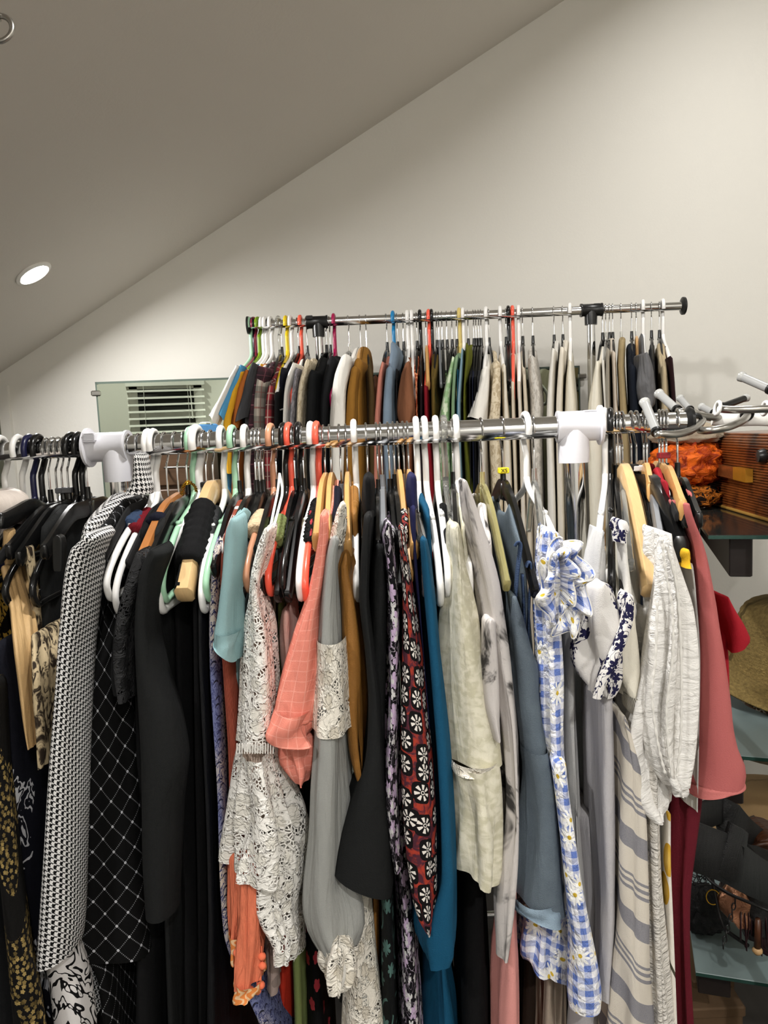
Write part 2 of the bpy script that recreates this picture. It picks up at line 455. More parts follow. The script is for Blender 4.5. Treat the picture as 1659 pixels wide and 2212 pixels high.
for i in range(nsl):
    z = WZ1 - .075 - i * .052
    if sl0 is None:
        prof = [(-.025, -.006), (-.012, .001), (0, .004), (.012, .001), (.025, -.006)]
        vs = [(x, REAR + .045 + a, z + h - .2 * a) for a, h in prof for x in (wc - ww / 2 - .015, wc + ww / 2 + .015)]
        fs = [(2 * k, 2 * k + 1, 2 * k + 3, 2 * k + 2) for k in range(4)]
        vs = vs + [(x, y, z_ - .0025) for x, y, z_ in vs]; fs = fs + [tuple(q + 10 for q in t)[::-1] for t in fs]
        sl0 = link('slat', vs, fs, M_WHITE, bl); sl0['kind'] = 'thing'; z00 = z
    else:
        c = sl0.copy(); COL.objects.link(c); c.parent = bl; c.location.z += z - z00
for x in (wc - ww * .3, wc + ww * .3):
    t = sweep([(x, REAR + .073, WZ1 - .03), (x, REAR + .073, WZ1 - .08 - nsl * .052)], .0015, 5); link('ladder_cord', t[0], t[1], M_WHITE, bl)
t = sweep([(WX1 - .09, REAR + .085, WZ1 - .05), (WX1 - .085, REAR + .085, WZ1 - .3)], [.003, .005], 6); link('pull_cord', t[0], t[1], M_WHITE, bl)

# downlights
M_EMIT = B('lamp_disc'); _e = M_EMIT.n('ShaderNodeEmission'); _e.inputs[0].default_value = (*LIGHT_COL, 1); _e.inputs[1].default_value = 30
_o = M_EMIT.n('ShaderNodeOutputMaterial'); M_EMIT.t.links.new(_e.outputs[0], _o.inputs[0]); M_EMIT = M_EMIT.mat
def fixture(x, y, right, lab):
    s = 0 if right is None else -1 if right else 1
    z = DZ if right is None else ceil_z(x) if not right else ceil_z(RIDGE_X) - (x - RIDGE_X) * SLOPE
    nrm = Vector((SLOPE * s, 0, -1)).normalized()
    t = thing('recessed_downlight', lab, 'lamp', (x, y, z))
    v, f = lathe((x, y, z), [(.046, .0), (.046, .003), (.038, .006), (.034, .003), (.034, -.004)], 28, nrm); link('trim_ring', v, f, M_WHITE, t)
    v, f = lathe((x, y, z), [(.0, .002), (.034, .002)], 28, nrm); link('lamp_lens', v, f, M_EMIT, t)
for i, (x, y, p, r) in enumerate(LIGHTS):
    downlight(x, y, p, r, .09)
    if i == 0: fixture(x, y, r, 'lit recessed downlight in the low part of the sloped ceiling')
    else: fixture(x, y, r, ['', 'recessed downlight in the slope above the gap between the racks', 'recessed downlight in the slope behind the camera', 'recessed downlight on the right slope over the shelves', 'recessed downlight high in the slope behind the camera', 'recessed downlight in the slope above the right wall area', 'unseen downlight added in the dormer ceiling to brighten the mirror reflection'][i])

# steel ring hanging at the upper left from the ceiling
M_CHROME = solid('chrome', 'd8d8d8', .12, 1.0); M_STEEL = solid('brushed_steel', 'a9a6a0', .3, 1.0)
rc = P(-3, 62, 1.0)
hk = thing('ceiling_ring', 'grey steel ring hanging from the sloped ceiling at the upper left', 'ring', rc)
a = np.linspace(0, 2 * math.pi, 33)[:-1]
t = sweep([(rc.x + .017 * math.cos(q), rc.y + .004 * math.sin(q), rc.z + .017 * math.sin(q)) for q in a], .0034, 10, closed=True); link('ring', t[0], t[1], M_STEEL, hk)
t = sweep(smooth_path([(rc.x, rc.y + .006, rc.z + .013), (rc.x, rc.y - .002, rc.z + .012), (rc.x, rc.y - .003, rc.z + .03), (rc.x, rc.y, rc.z + .06), (rc.x, rc.y, ceil_z(rc.x))]), .0022, 8); link('stem', t[0], t[1], M_STEEL, hk)

# wall mirrors
def mirror_panel(name, x0px, x1px, ypx, zb, label, clip):
    p0 = ML if 'wall' in name else P_wall(x0px, ypx[0], .006); p1 = MR if 'wall' in name else P_wall(x1px, ypx[1], .006)
    zt = (p0.z + p1.z) / 2
    t = thing(name, label, 'mirror', ((p0.x + p1.x) / 2, (p0.y + p1.y) / 2, zb))
    dx = np.array([p1.x - p0.x, p1.y - p0.y, 0]); nn = np.array([dx[1], -dx[0], 0]); nn /= np.linalg.norm(nn)
    a = np.array([p0.x, p0.y, zb]); up = np.array([0, 0, zt - zb])
    q = [a, a + dx, a + dx + up, a + up]
    vs = [p - nn * .0055 for p in q] + [p + nn * 0 for p in q]
    fs = [(4, 5, 6, 7), (0, 1, 5, 4), (1, 2, 6, 5), (2, 3, 7, 6), (3, 0, 4, 7)]
    link('mirror_glass', vs, fs, M_MIRROR, t, smooth=False)
    e = dx / np.linalg.norm(dx); ez = np.array([0, 0, 1.])
    rim = []
    for s, d, w in ((q[3], dx, ez * -.006), (q[0], up, e * .004), (q[1], up, e * -.004)):
        rim.append(([s + nn * .0012, s + d + nn * .0012, s + d + w + nn * .0012, s + w + nn * .0012, s, s + d, s + d + w, s + w], [(0, 1, 2, 3), (3, 2, 1, 0), (0, 4, 5, 1), (2, 6, 7, 3)]))
    rv, rf = merge(rim); link('mirror_rim', rv, rf, M_RIM, t, smooth=False)
    for k in clip:
        c = q[3] + e * k + nn * .003 - ez * .033
        bv, bf = box(c, (.026, .01, .016), math.atan(WALL_YAW), .003); link('clip', bv, bf, M_STEEL, t, smooth=False)
M_MIRROR = solid('mirror_silver', (.60, .67, .57), .0, 1.0); M_RIM = solid('mirror_edge', '4c5850', .3)
mirror_panel('wall_mirror', 205, 1252, (822, 793), .25, 'wide frameless mirror clipped to the back wall behind the racks', (0.0, 1.5))
mirror_panel('side_mirror', -210, 3, (846, 832), .25, 'narrow mirror panel on the back wall at the far left edge', ())
p0 = P_wall(9, 832, .0)
v, f = box((p0.x, p0.y - .008, (p0.z + .1) / 2), (.03, .016, p0.z - .1), math.atan(WALL_YAW)); structure(link('trim_1', v, f, M_WALL, smooth=False))

# ---------------------------------------------------------------- garment racks
def YF(px): return 1.24 + (1.18 - 1.24) * (px - 0) / 1240.0          # front rail distance
def YBK(px): return 2.15
ZF, ZB = 1.546, 1.861
RF, RB = .0170, .0122
def on_rail(px, front=True):
    Y = YF(px) if front else YBK(px); p = P(px, 941 - .0446 * (px - 830) if front else 690 - .0475 * (px - 830), Y)
    return Vector((p.x, Y, ZF if front else ZB))
M_WPLAST = solid('white_plastic', 'dcdbe0', .35); M_BPLAST = solid('black_plastic', '141414', .32); M_LAV = solid('grey_white_plastic', 'c3c1c8', .4)
def tee(t, c, e, mat, r, left, small=False):
    """T connector: sleeve on the rail, socket for the post, ribbed clamp"""
    e = np.array(e); c = np.array(c); sc = r / RF
    L = .034 if not small else .03
    pc = c.copy(); c = c + e * (-.014 if left else .009) * (1 if not small else .2)
    prof = [(r * 1.02, -L), (r * 1.5, -L), (r * 1.5, -L + .004), (r * 1.38, -L + .006), (r * 1.38, L - .006), (r * 1.5, L - .004), (r * 1.5, L), (r * 1.02, L)]
    if not small: prof[0:3] = [(r * 1.02, -L), (r * 1.85 if left else r * 1.45, -L), (r * 1.85 if left else r * 1.45, -L + .004)]; 
    if not small and not left: prof[-3:] = [(r * 1.8, L - .004), (r * 1.8, L), (r * 1.02, L)]
    s1 = lathe(c, prof, 28, e)
    s2 = lathe(pc + np.array([0, 0, -.056 * sc]), [(r * 1.0, 0), (r * 1.38, 0), (r * 1.42, .02), (r * 1.36, .05 * sc), (r * .9, .056 * sc)], 28)
    v, f = merge([s1, s2]); o = link('tee_connector', v, f, mat, t)
    side = -1 if left else 1
    kc = c + e * (-L * .62 if left else L * .45) + np.array([0, -r * 1.05 if left else 0, r * .95])
    bs = [box(kc, (L * .62, r * 1.1, r * .9), math.atan2(e[1], e[0]), .003)]
    for i in range(7): bs.append(box(kc + e * ((i - 3) * L * .07) * 0 + np.array([0, -r * .56, (i - 3) * r * .12]), (L * .56, .003, r * .06), math.atan2(e[1], e[0])))
    v, f = merge(bs); link('clamp_lever', v, f, mat, o, smooth=False)
def rack(name, label, front, x0, x1, t0, t1, mat, r, lean=0.0):
    A = on_rail(t0, front); Bp = on_rail(t1, front); e = (Bp - A).normalized()
    t = thing(name, label, 'clothes rack', (A.x, A.y, 0))
    L0 = on_rail(x0, front); L1 = on_rail(x1, front)
    v, f = sweep([A - e * .02, Bp + e * .02], r, 28); link('rail', v, f, M_CHROME, t)
    v, f = sweep([L0, A - e * .01], r * (.88 if front else .95), 28); link('extension_rail', v, f, M_CHROME, t)
    v, f = sweep([Bp + e * .01, L1], r * (.88 if front else .95), 28); link('extension_rail', v, f, M_CHROME, t)
    for s, (q, d) in enumerate(((L0, -1), (L1, 1))):
        v, f = lathe(q, [(0, .006 * d), (r * (1.2 if front else 2.0), .005 * d), (r * (1.3 if front else 2.0), 0), (r * .9, -.006 * d)], 24, e); link('end_cap', v, f, M_BPLAST, t)
    for s, q in enumerate((A, Bp)):
        tee(t, q, e, mat, r, s == 0, not front)
        zc = .86 if front else .95
        top_ = np.array([q.x, q.y, q.z - r * 2]); ln = lean * s
        mid = top_ + np.array([ln, 0, zc - top_[2]])
        v, f = sweep([top_, mid], r * .93, 28); link('upright', v, f, M_CHROME, t)
        v, f = sweep([mid + np.array([0, 0, .03]), np.array([mid[0] + ln, mid[1], .06])], r * 1.2, 24); link('lower_post', v, f, M_LAV if front else M_STEEL, t)
        cl = merge([lathe(mid + np.array([0, 0, -.03]), [(r * 1.2, 0), (r * 1.42, .0), (r * 1.45, .075), (r * 1.3, .08), (r * .95, .08)], 28),
                    box(mid + np.array([-.004, -r * 1.5, .018]), (.03, .014, .034), 0, .004)])
        o = link('height_clamp', cl[0], cl[1], mat, t)
        v, f = box((mid[0] + ln, mid[1], .035), (.04, .5, .05), 0, .01); link('foot', v, f, mat, t)
    v, f = sweep([np.array([A.x, A.y, .09]), np.array([Bp.x, Bp.y, .09])], r * .8, 16); link('bottom_rail', v, f, M_CHROME, t)
rack('front_clothes_rack', 'chrome clothes rack with white plastic T-connectors in the foreground', True, -220, 1487, 253, 1238, M_WPLAST, RF, .012)
rack('rear_clothes_rack', 'chrome clothes rack with black T-connectors near the back wall', False, 538, 1474, 687, 1276, M_BPLAST, RB, 0.0)

# ---------------------------------------------------------------- hangers
M_WIRE = solid('hook_wire', 'c9c9c9', .16, 1.0)
HC = {'white': ('eceae6', .28), 'mint': ('a3cfae', .3), 'orange': ('f0604a', .25), 'peach': ('c58d6c', .3), 'black': ('101010', .22), 'navy': ('16183a', .3),
      'lime': ('6f8f1e', .3), 'maroon': ('7c1f38', .3), 'magenta': ('9c1048', .3), 'yellow': ('e3c21c', .3), 'blue': ('1477ad', .3), 'khaki': ('c9b46a', .35),
      'wood': ('c4965a', .38), 'lightwood': ('d0ae7c', .34), 'darkwood': ('a56a38', .35), 'velvet': ('0d0d0e', .9), 'grey': ('6d6f72', .4)}
def hmat(col):
    nm = 'hanger_' + col
    if nm in MATS: return MATS[nm]
    if col == 'clear':
        return solid(nm, 'e9e9e4', .08, trans=.9, ior=1.45)
    if col == 'amber': return solid(nm, 'e6dc9c', .1, trans=.75, ior=1.45)
    c, r = HC[col]
    if 'wood' in col:
        b = B(nm); g = b.noise(b.obj(160, 14, 25), 1.0, 4.0, .6, 1.0); cc = lin(c)
        MATS[nm] = b.done(b.mix(g, tuple(x * .72 for x in cc[:3]), tuple(min(1, x * 1.2) for x in cc[:3])), r, 0, .4, coat=.3); return MATS[nm]
    return solid(nm, c, r)
HANGERS = 0
def hook_path(R_, yr, neck, front_len=.3):
    a = np.linspace(math.pi * (1 + 0) * -.12, math.pi, 9)
    pts = [(R_ * math.cos(q), R_ * math.sin(q)) for q in a]                 # u towards the camera, w up
    pts += [(-R_ * .92, -R_ * .55), (-R_ * .35, -R_ * 1.35), (0, -R_ * 1.9), (0, neck)]
    return pts
def hanger(kind, col, hx, label, tip=None, front=True, tw=.0, neck=-.078, drop=None, tag_=None, sc=1.0, fat=1.0, bow=0.0):
    """kind: tube (one piece of bent plastic tube) or arm (flat moulded or wooden arms on a wire hook)"""
    r = RF if front else RB; wr = (.005 if kind == 'tube' else .0017) * (1 if front else 1.05)
    c = on_rail(hx, front); half = .2 * sc
    wr *= fat if kind == 'tube' else 1
    Rr = r + wr + .0008
    base = c + Vector((0, 0, 0)); base.z = (ZF if front else ZB) + r - Rr + wr + .0002
    if tip is not None:
        tp = P(tip[0], tip[1], c.y - half); ax = Vector((tp.x - c.x, -half, 0)); dz = tp.z - base.z
    else:
        ax = Vector((tw * half, -half, 0)); dz = -(drop or (.245 if kind == 'tube' else .205))
    L = ax.length; ax.normalize(); nrm = np.array([-ax.y, ax.x, 0.0]); A = np.array(ax)
    W = lambda u, w: np.array(base) + A * u + np.array([0, 0, w])
    o = thing({'tube': 'tube_hanger', 'arm': 'coat_hanger'}[kind], label, 'hanger', tuple(W(0, dz)))
    mat = hmat(col)
    if kind == 'tube':
        hp = smooth_path([W(u, w) for u, w in hook_path(Rr, 0, neck)], 3)
        v1 = sweep(hp, wr, 8, ref=nrm)
        sh = neck - .012; h = dz + .012
        tri = [(0, neck + .004), (.02, sh - .006), (L * .55, neck + (h - neck) * .38), (L * .86, neck + (h - neck) * .66), (L * .985, neck + (h - neck) * .86), (L * .985, h + .0), (L * .93, dz + .001),
               (L * .8, dz + .003), (0, dz + .005), (-L * .8, dz + .003), (-L * .93, dz + .001), (-L * .985, h), (-L * .985, neck + (h - neck) * .86), (-L * .86, neck + (h - neck) * .66), (-L * .55, neck + (h - neck) * .38), (-.02, sh - .006)]
        tp_ = [W(u, w) for u, w in tri]; tp_ = smooth_path(tp_ + [tp_[0]], 4)[:-1]
        v2 = sweep(tp_, wr, 8, closed=True, ref=nrm)
        v, f = merge([v1, v2]); link('frame', v, f, mat, o)
        if front:
            for s in (1, -1):
                p = W(s * L * .5, neck + (h - neck) * .34); v, f = box(p + np.array([0, 0, .004]), (.007, .012, .008), 0, .002); link('strap_notch', v, f, mat, o)
    else:
        hp = smooth_path([W(u, w) for u, w in hook_path(Rr, 0, neck - .005)], 3)
        v, f = sweep(hp, wr, 7, ref=nrm); link('hook', v, f, M_WIRE, o)
        wood = 'wood' in col; vel = col == 'velvet'
        th, ht = {True: (.0046, .015)}.get(wood, (.0048, .012))
        if col == 'darkwood': th = .007
        th *= fat; ht *= 1 + (fat - 1) * .6
        if vel: th, ht = .0025, .008
        if not front and not wood: th, ht = th * .75, ht * .8
        if col == 'lightwood': th, ht = .0095, .016
        arm = [(0, neck - .016), (L * .14, neck - .018), (L * .4, neck + (dz - neck) * (.30 - bow * .7)), (L * .7, neck + (dz - neck) * (.62 - bow)), (L * .92, neck + (dz - neck) * .88), (L, dz + ht * .3)]
        sec = [(1, .55), (.6, 1), (-.6, 1), (-1, .55), (-1, -.6), (-.6, -1), (.6, -1), (1, -.6)]
        parts = []
        for s in (1, -1):
            pa = smooth_path([W(s * u, w) for u, w in arm], 4); q = np.linspace(0, 1, len(pa))
            ra = np.stack([th * (1.0 + (.35 if wood else .1) * q), ht * (1.15 - .25 * q)], 1)
            ra[-1] *= .7
            parts.append(sweep(pa, ra, ref=nrm, sec=sec))
        v, f = merge(parts); link('arms', v, f, mat, o)
        if not wood and not vel:
            v, f = merge([lathe(W(0, neck - .006), [(.0, .022), (.004, .022), (.0048, .0), (.006, -.004), (.0, -.012)], 12), box(W(0, neck - .02), (th * 2.1, .03, .03), math.atan2(nrm[1], nrm[0]), .003)])
            link('neck', v, f, mat, o)
        if wood and front and col == 'lightwood':
            v, f = sweep([W(L * .93, dz + .004), W(-L * .93, dz + .004)], .0055, 10); link('trouser_bar', v, f, mat, o)
    if tag_:
        p = W(0, neck + .012); v, f = box(p + np.array([0, -.004, 0]), (.0165, .016, .009), 0, .0012); q = link('size_marker', v, f, solid('tag_' + tag_[0], tag_[1], .5), o, smooth=False); q['label'] = tag_[0] + ' size marker'
        if len(tag_) > 2:
            cu = bpy.data.curves.new('size_letters', 'FONT'); cu.body = tag_[2]; cu.size = .0085; cu.align_x = 'CENTER'; cu.align_y = 'CENTER'; cu.extrude = .0003
            tc = bpy.data.objects.new('size_text', cu); COL.objects.link(tc); bpy.context.view_layer.update(); tm = bpy.data.meshes.new_from_object(tc.evaluated_get(bpy.context.evaluated_depsgraph_get())); bpy.data.objects.remove(tc); tm.materials.clear(); tm.materials.append(M_BPLAST); tx = bpy.data.objects.new('size_letters', tm); COL.objects.link(tx); tx.parent = q
            tx.location = Vector(p) - Vector(o['_org']) + Vector((0, -.0124, 0)); tx.rotation_euler = (R(90), 0, 0)
    return o

# ---------------------------------------------------------------- cloth patterns
def houndstooth(b, u, v, t=.00098):
    i = (u / t).floor(); j = (v / t).floor()
    warp = i.mod(8).lt(4); weft = j.mod(8).lt(4); over = (i + j).mod(4).lt(2)
    k = over * warp + (1 - over) * weft
    return b.mix(k, '0b0b0b', 'e6e4e2')
def rhinestone(b, u, v):
    a = u / .0285 + v / .0385; c = u / .0285 - v / .0385
    da = (a.fract() - .5).abs(); dc = (c.fract() - .5).abs()       # 0.5 on a line
    n = 9.0
    dots_a = ((c * n).fract() - .5).abs(); dots_c = ((a * n).fract() - .5).abs()
    la = da.gt(.5 - .032) * dots_a.lt(.27); lc = dc.gt(.5 - .032) * dots_c.lt(.27)
    big = ((.5 - da) * (.5 - da) + (.5 - dc) * (.5 - dc)).sqrt().lt(.085)
    k = la.max(lc).max(big)
    return b.mix(big * .55 + k * .33, '060606', 'c9cacf')
def petals(b, sx, sy, n, r0, rnd=1.0, off=0.0, core=.25, deep=.45):
    r, a, q, dx, dy = b.cells(sx, sy, rnd, off)
    edge = (1 - deep) + (a * (n / 2.0)).cos().abs() * deep
    return (r / r0).lt(edge), r.lt(r0 * core), r, a, q
def gingham(b, u, v, t=.0092, c1='4a6ab8', c2='e9e9ee', daisies=True):
    j = b.noise(b.xyz(u * 60, v * 60), 1.0, 2.0) * .0022
    i = ((u + j) / t).floor().mod(2); k = ((v + j) / t).floor().mod(2)
    w = b.noise(b.xyz(u * 700, v * 700), 1.0, 2.0) * .35
    g = (i + k) * .5
    base = b.mix(g * .92 + (w - .17) * .5, c2, c1)
    if not daisies: return base
    p, core, r, a, q = petals(b, 26, 22, 11, .36, 1.0, 0.3, .2, .6)
    ed = r.lt(.40) * (1 - p)
    base = b.mix(p, base, 'f4f3f0')
    return b.mix(core, base, 'd2b13e')
def medallion(b, u, v):
    blot = b.noise(b.xyz(u * 60, v * 45), 1.0, 3.0, .6, 1.5)
    base = b.mix(blot.ramp(.42, .6), 'a33a2a', '4a2430')
    r, a, q, dx, dy = b.cells(40, 30, .5)
    ax = dx.abs(); ay = dy.abs()
    blob = (ax.pow(4) + ay.pow(4) * .8).lt(.034)
    base = b.mix(blob, base, '0f0c0d')
    ray = (a * 7.0).cos().gt(-.05) * r.gt(.13) * r.lt(.34)
    arc = r.gt(.3) * r.lt(.37) * (a.sin()).gt(.55)
    dot = r.gt(.05) * r.lt(.09)
    return b.mix(ray.max(dot), base, 'e9e2da')
def darkfloral(b, u, v):
    base = '0e0c10'
    p, core, r, a, q = petals(b, 44, 33, 5, .42, 1.0, 0.0, .12, .5)
    base = b.mix(p * q.gt(.25), base, 'b9a2bf')
    p2, c2, r2, a2, q2 = petals(b, 75, 48, 3, .40, 1.0, 3.3, .1, .7)
    base = b.mix(p2 * q2.gt(.4), base, 'c9c8c6')
    ln = (b.noise(b.xyz(u * 60, v * 42), 1.0, 1.0, .5, 2.0) - .5).abs().lt(.018)
    return b.mix(ln, base, '9a8f9c')
def paisley_blue(b, u, v):
    n = b.noise(b.xyz(u * 50, v * 40), 1.0, 4.0, .6, 2.5); m = b.noise(b.xyz(u * 9, v * 6), 1.0, 1.0)
    base = b.mix(m.ramp(.4, .62), 'c6bcae', '6d739a')
    r, a, q, dx, dy = b.cells(52, 60, .5, 1.0)
    ln = (dy * 1.4 + dx * dx * 3).abs().lt(.12) * r.lt(.4)
    base = b.mix(ln, base, '23232f')
    return b.mix((n - .5).abs().lt(.03), base, '3c416a')
def jacquard(b, u, v):
    n = b.noise(b.xyz(u * 70, v * 95), 1.0, 2.0, .5, .4); m = b.noise(b.xyz(u * 16, v * 11), 1.0, 2.0)
    return b.mix((n + m * .7).ramp(.72, 1.02), 'dfdac6', 'c6c1a8')
def tiedye(b, u, v):
    n = b.noise(b.xyz(u * 15, v * 11), 1.0, 4.0, .65, .8)
    return b.mix(n.ramp(.5, .64), 'c6c0bc', '3a3836')
def stripes(b, u, v, slant=.62, c0='cdc5b8', c1='77777f'):
    w = v + u * slant
    t = (w / .118).fract()
    wide = t.lt(.24); thin = (t.gt(.50) * t.lt(.545)).max(t.gt(.585) * t.lt(.63)).max(t.gt(.67) * t.lt(.705))
    h = b.noise(b.xyz(u * 700, v * 700), 1.0, 1.0)
    return b.mix(wide.max(thin) * (.75 + h * .3), c0, c1)
def plaid(c0, c1, c2, t=.05):
    def f(b, u, v):
        a = (u / t).fract(); d = (v / t).fract()
        base = b.mix(a.lt(.45) * .55, c0, c1); base = b.mix(d.lt(.4) * .6, base, c1)
        ln = (a - .7).abs().lt(.035).max((d - .68).abs().lt(.03)).max((d - .2).abs().lt(.012))
        return b.mix(ln * .7, base, c2)
    return f
def lemons(b, u, v):
    r, a, q, dx, dy = b.cells(22, 15, .75)
    k = (dx * dx * 2.2 + dy * dy).sqrt().lt(.36) * q.gt(.1)
    base = b.mix(k, 'e3ddd2', b.mix(r.ramp(0.0, .35), 'd9b45a', 'c79a2e'))
    r2, a2, q2, dx2, dy2 = b.cells(24, 13, 1.0, 5.0)
    return b.mix((dx2 + dy2).abs().lt(.06) * r2.lt(.4) * q2.gt(.55), base, '4a4638')
def baroque(c0, c1, s=16, th=.045, fill=.62, zone=.44):
    def f(b, u, v):
        n = b.noise(b.xyz(u * s, v * s * .7), 1.0, 2.0, .5, 3.2)
        m = b.noise(b.xyz(u * s * .5, v * s * .4), 1.0, 1.0)
        k = ((n - .5).abs().lt(th) + (n.gt(fill))).min(1.0) * m.gt(zone)
        return b.mix(k, c0, c1)
    return f
def damask(b, u, v):
    n = b.noise(b.xyz(u * 24, v * 15), 1.0, 1.5, .5, 2.6)
    return b.mix((n - .52).abs().lt(.035).max(n.gt(.66)), 'd9d5d3', '0c0b0c')
def goldflower(b, u, v):
    p, core, r, a, q = petals(b, 150, 130, 5, .44, 1.0, 0.0, .2, .35)
    band = b.noise(b.xyz(u * 14, v * 5), 1.0, 1.0)
    return b.mix(p * band.gt(.47), '0b0a09', b.mix(q, '4d4022', '9a8450'))
def snake(b, u, v):
    n = b.noise(b.xyz(u * 120, v * 45), 1.0, 3.0, .6, 1.0)
    return b.mix(n.ramp(.45, .58), 'b7a584', '2a2119')
def navyscroll(b, u, v):
    p, core, r, a, q = petals(b, 70, 56, 5, .44, 1.0, 0.0, .15, .6)
    r2, a2, q2, dx, dy = b.cells(19, 12, 1.0, 2.0)
    zone = b.noise(b.xyz(u * 16, v * 12), 1.0, 1.0).gt(.49)
    ln = (b.noise(b.xyz(u * 55, v * 40), 1.0, 1.0, .5, 2.5) - .5).abs().lt(.03)
    return b.mix((p.max(ln)) * zone, 'dcd8d3', '1d1c3c')
def greenfloral(b, u, v):
    p, core, r, a, q = petals(b, 30, 24, 5, .4, 1.0, 0, .2, .4)
    return b.mix(p, b.mix((v * 260 + u * 30).sin().gt(.2), '8fae82', '9dbb92'), 'd0dac0')
def rustprint(b, u, v):
    p, core, r, a, q = petals(b, 60, 50, 5, .4, 1.0, 0, .2, .4)
    return b.mix(p, '8e3a1e', 'cf8a62')
def darktropic(b, u, v):
    r, a, q, dx, dy = b.cells(20, 14, 1.0, 1.0)
    k = r.gt(.3) * r.lt(.36) * q.gt(.3)
    p, core, r2, a2, q2 = petals(b, 40, 34, 6, .4, 1.0, 4.0, .2, .6)
    return b.mix((p * q2.gt(.6)).max(k), '0c0e0e', '4c6a64')
def redspot(b, u, v):
    p, core, r, a, q = petals(b, 34, 26, 5, .3, 1.0, 2.0, .4, .3)
    return b.mix(p * q.gt(.45), '0a0a0b', 'b03a44')
def eyelet(c0, c1):
    def f(b, u, v):
        n = b.noise(b.xyz(u * 90, v * 60), 1.0, 3.0, .6, 1.2)
        return b.mix(n.ramp(.45, .6), c0, c1)
    return f
def lace_alpha(sc=170, open_=.46, k=1.0):
    def f(b, u, v):
        n = b.vor(b.xyz(u * sc * 1.5, v * sc), 'DISTANCE_TO_EDGE'); net = E(b, n.outputs['Distance']).lt(.15)
        fl = b.noise(b.xyz(u * 85 * k, v * 66 * k), 1.0, 2.0, .5, 1.2).gt(open_)
        p, core, r, a, q = petals(b, 44 * k, 34 * k, 6, .42, .8, 1.0, .2, .35)
        return net.max(fl).max(p)
    return f
def lace_col(c0, c1, k=1.0):
    def f(b, u, v):
        p, core, r, a, q = petals(b, 44 * k, 34 * k, 6, .42, .8, 1.0, .2, .35)
        return b.mix(p * r.lt(.3), c0, c1)
    return f
def lace_relief(k=1.0):
    def f(b, u, v):
        n = b.noise(b.xyz(u * 85 * k, v * 66 * k), 1.0, 2.0, .5, 1.2)
        r, a, q, dx, dy = b.cells(44 * k, 34 * k, .8, 1.0)
        edge = .65 + (a * 3.0).cos().abs() * .35; t = (r / .42) / edge
        return (1.0 - ((t - .9).abs() * 5.0).min(1.0)) + (1.0 - ((n - .5).abs() * 14.0).min(1.0)) * .8
    return f
def ruched(b, u, v):
    return 'e2dfda'

C = cloth
K_BLACK = C('black_jersey', '101011', .9, .5)
K_BLACK2 = C('charcoal_black_crepe', '1a1b1b', .85, .6)
K_BLACK3 = C('black_satin', '0c0d10', .55, .7, spec=.4)
K_VELVET = C('black_velvet_stones', None, .8, .4, pattern=rhinestone)
K_HOUND = C('houndstooth_wool', None, .9, .15, pattern=houndstooth, wx=20, wy=4)
K_NAVY = C('navy_knit', '23244a', .85, .4)
K_DNAVY = C('dark_navy_cloth', '101220', .85, .4)
K_TEAL = C('pale_teal_cotton', '8fb0b3', .9, .4)
K_CORAL = C('coral_rib', 'e0735a', .85, .3, rib=2600)
K_CORALG = C('coral_gauze', 'e8826f', .85, .9, pattern=lambda b, u, v: b.mix(((u / .014).fract().lt(.08)).max((v / .014).fract().lt(.08)), 'e58a78', 'efa291'))
K_CORALC = C('coral_crepe', 'e8805f', .85, .9, wx=160, wy=14)
K_LACE = C('white_lace', None, .85, .5, pattern=lace_col('f6f3ec', 'e6e2d8'), alpha=lace_alpha(), relief=lace_relief())
K_LINING = C('blush_lining', 'cdb7a8', .7, .4)
K_LACEB = C('black_lace', None, .8, .6, pattern=lace_col('2e2e2f', '1c1c1d'), alpha=lace_alpha(190, .42), relief=lace_relief())
K_GREY = C('grey_chiffon', '9a9b97', .8, .6, wx=70, wy=5)
K_LACEI = C('ivory_lace', None, .85, .6, pattern=lace_col('efe9dc', 'dad2c2', .8), alpha=lace_alpha(190, .42, .8), relief=lace_relief(.8))
K_OCHRE = C('ochre_satin', '96672e', .6, .9, spec=.35)
K_FLORAL = C('black_lilac_floral', None, .8, .5, pattern=darkfloral)
K_MEDAL = C('rust_medallion_print', None, .8, .4, pattern=medallion)
K_TEALB = C('teal_blue_crepe', '134c6a', .8, .5)
K_CREAM = C('cream_jacquard', None, .7, .6, pattern=jacquard)
K_DYE = C('grey_tie_dye', None, .9, .5, pattern=tiedye)
K_DENIM = C('washed_denim', None, .9, .6, weave=.6, pattern=lambda b, u, v: b.mix(b.noise(b.xyz(u * 22, v * 16), 1.0, 4.0, .6) * .8 + b.noise(b.xyz(u * 900, v * 500), 1.0, 1.0) * .3, '737f88', '4c565f'))
K_DENIMD = C('dark_denim', '3a4a66', .9, .6, weave=.6)
K_GING = C('blue_daisy_gingham', None, .9, .8, pattern=gingham, wx=90, wy=50)
K_WHITE = C('white_cotton', 'dedbd4', .85, .7)
K_OFFW = C('off_white_fleece', 'e6e0d0', .9, .4)
K_RUCHE = C('white_ruched_cotton', 'e6e3de', .85, .6, wx=60, wy=75)
K_PINK = C('dusty_pink_crepe', 'ad5d5b', .7, .25, spec=.3)
K_RED = C('red_cotton', '9c1c28', .8, .4)
K_MAROON = C('maroon_pleated', '5a1420', .75, .5)
K_STRIPE = C('striped_linen', None, .9, .5, pattern=stripes)
K_LEMON = C('lemon_print', None, .85, .5, pattern=lemons)
K_LAV = C('pale_grey_crepe', 'b5b2b4', .85, .5)
K_SHEER = C('pale_grey_sheer', 'c9c8c6', .8, .5)
K_EMB = C('navy_scroll_print', None, .85, .6, pattern=navyscroll)
K_TAN = C('tan_satin', 'c2a070', .5, .7, spec=.4)
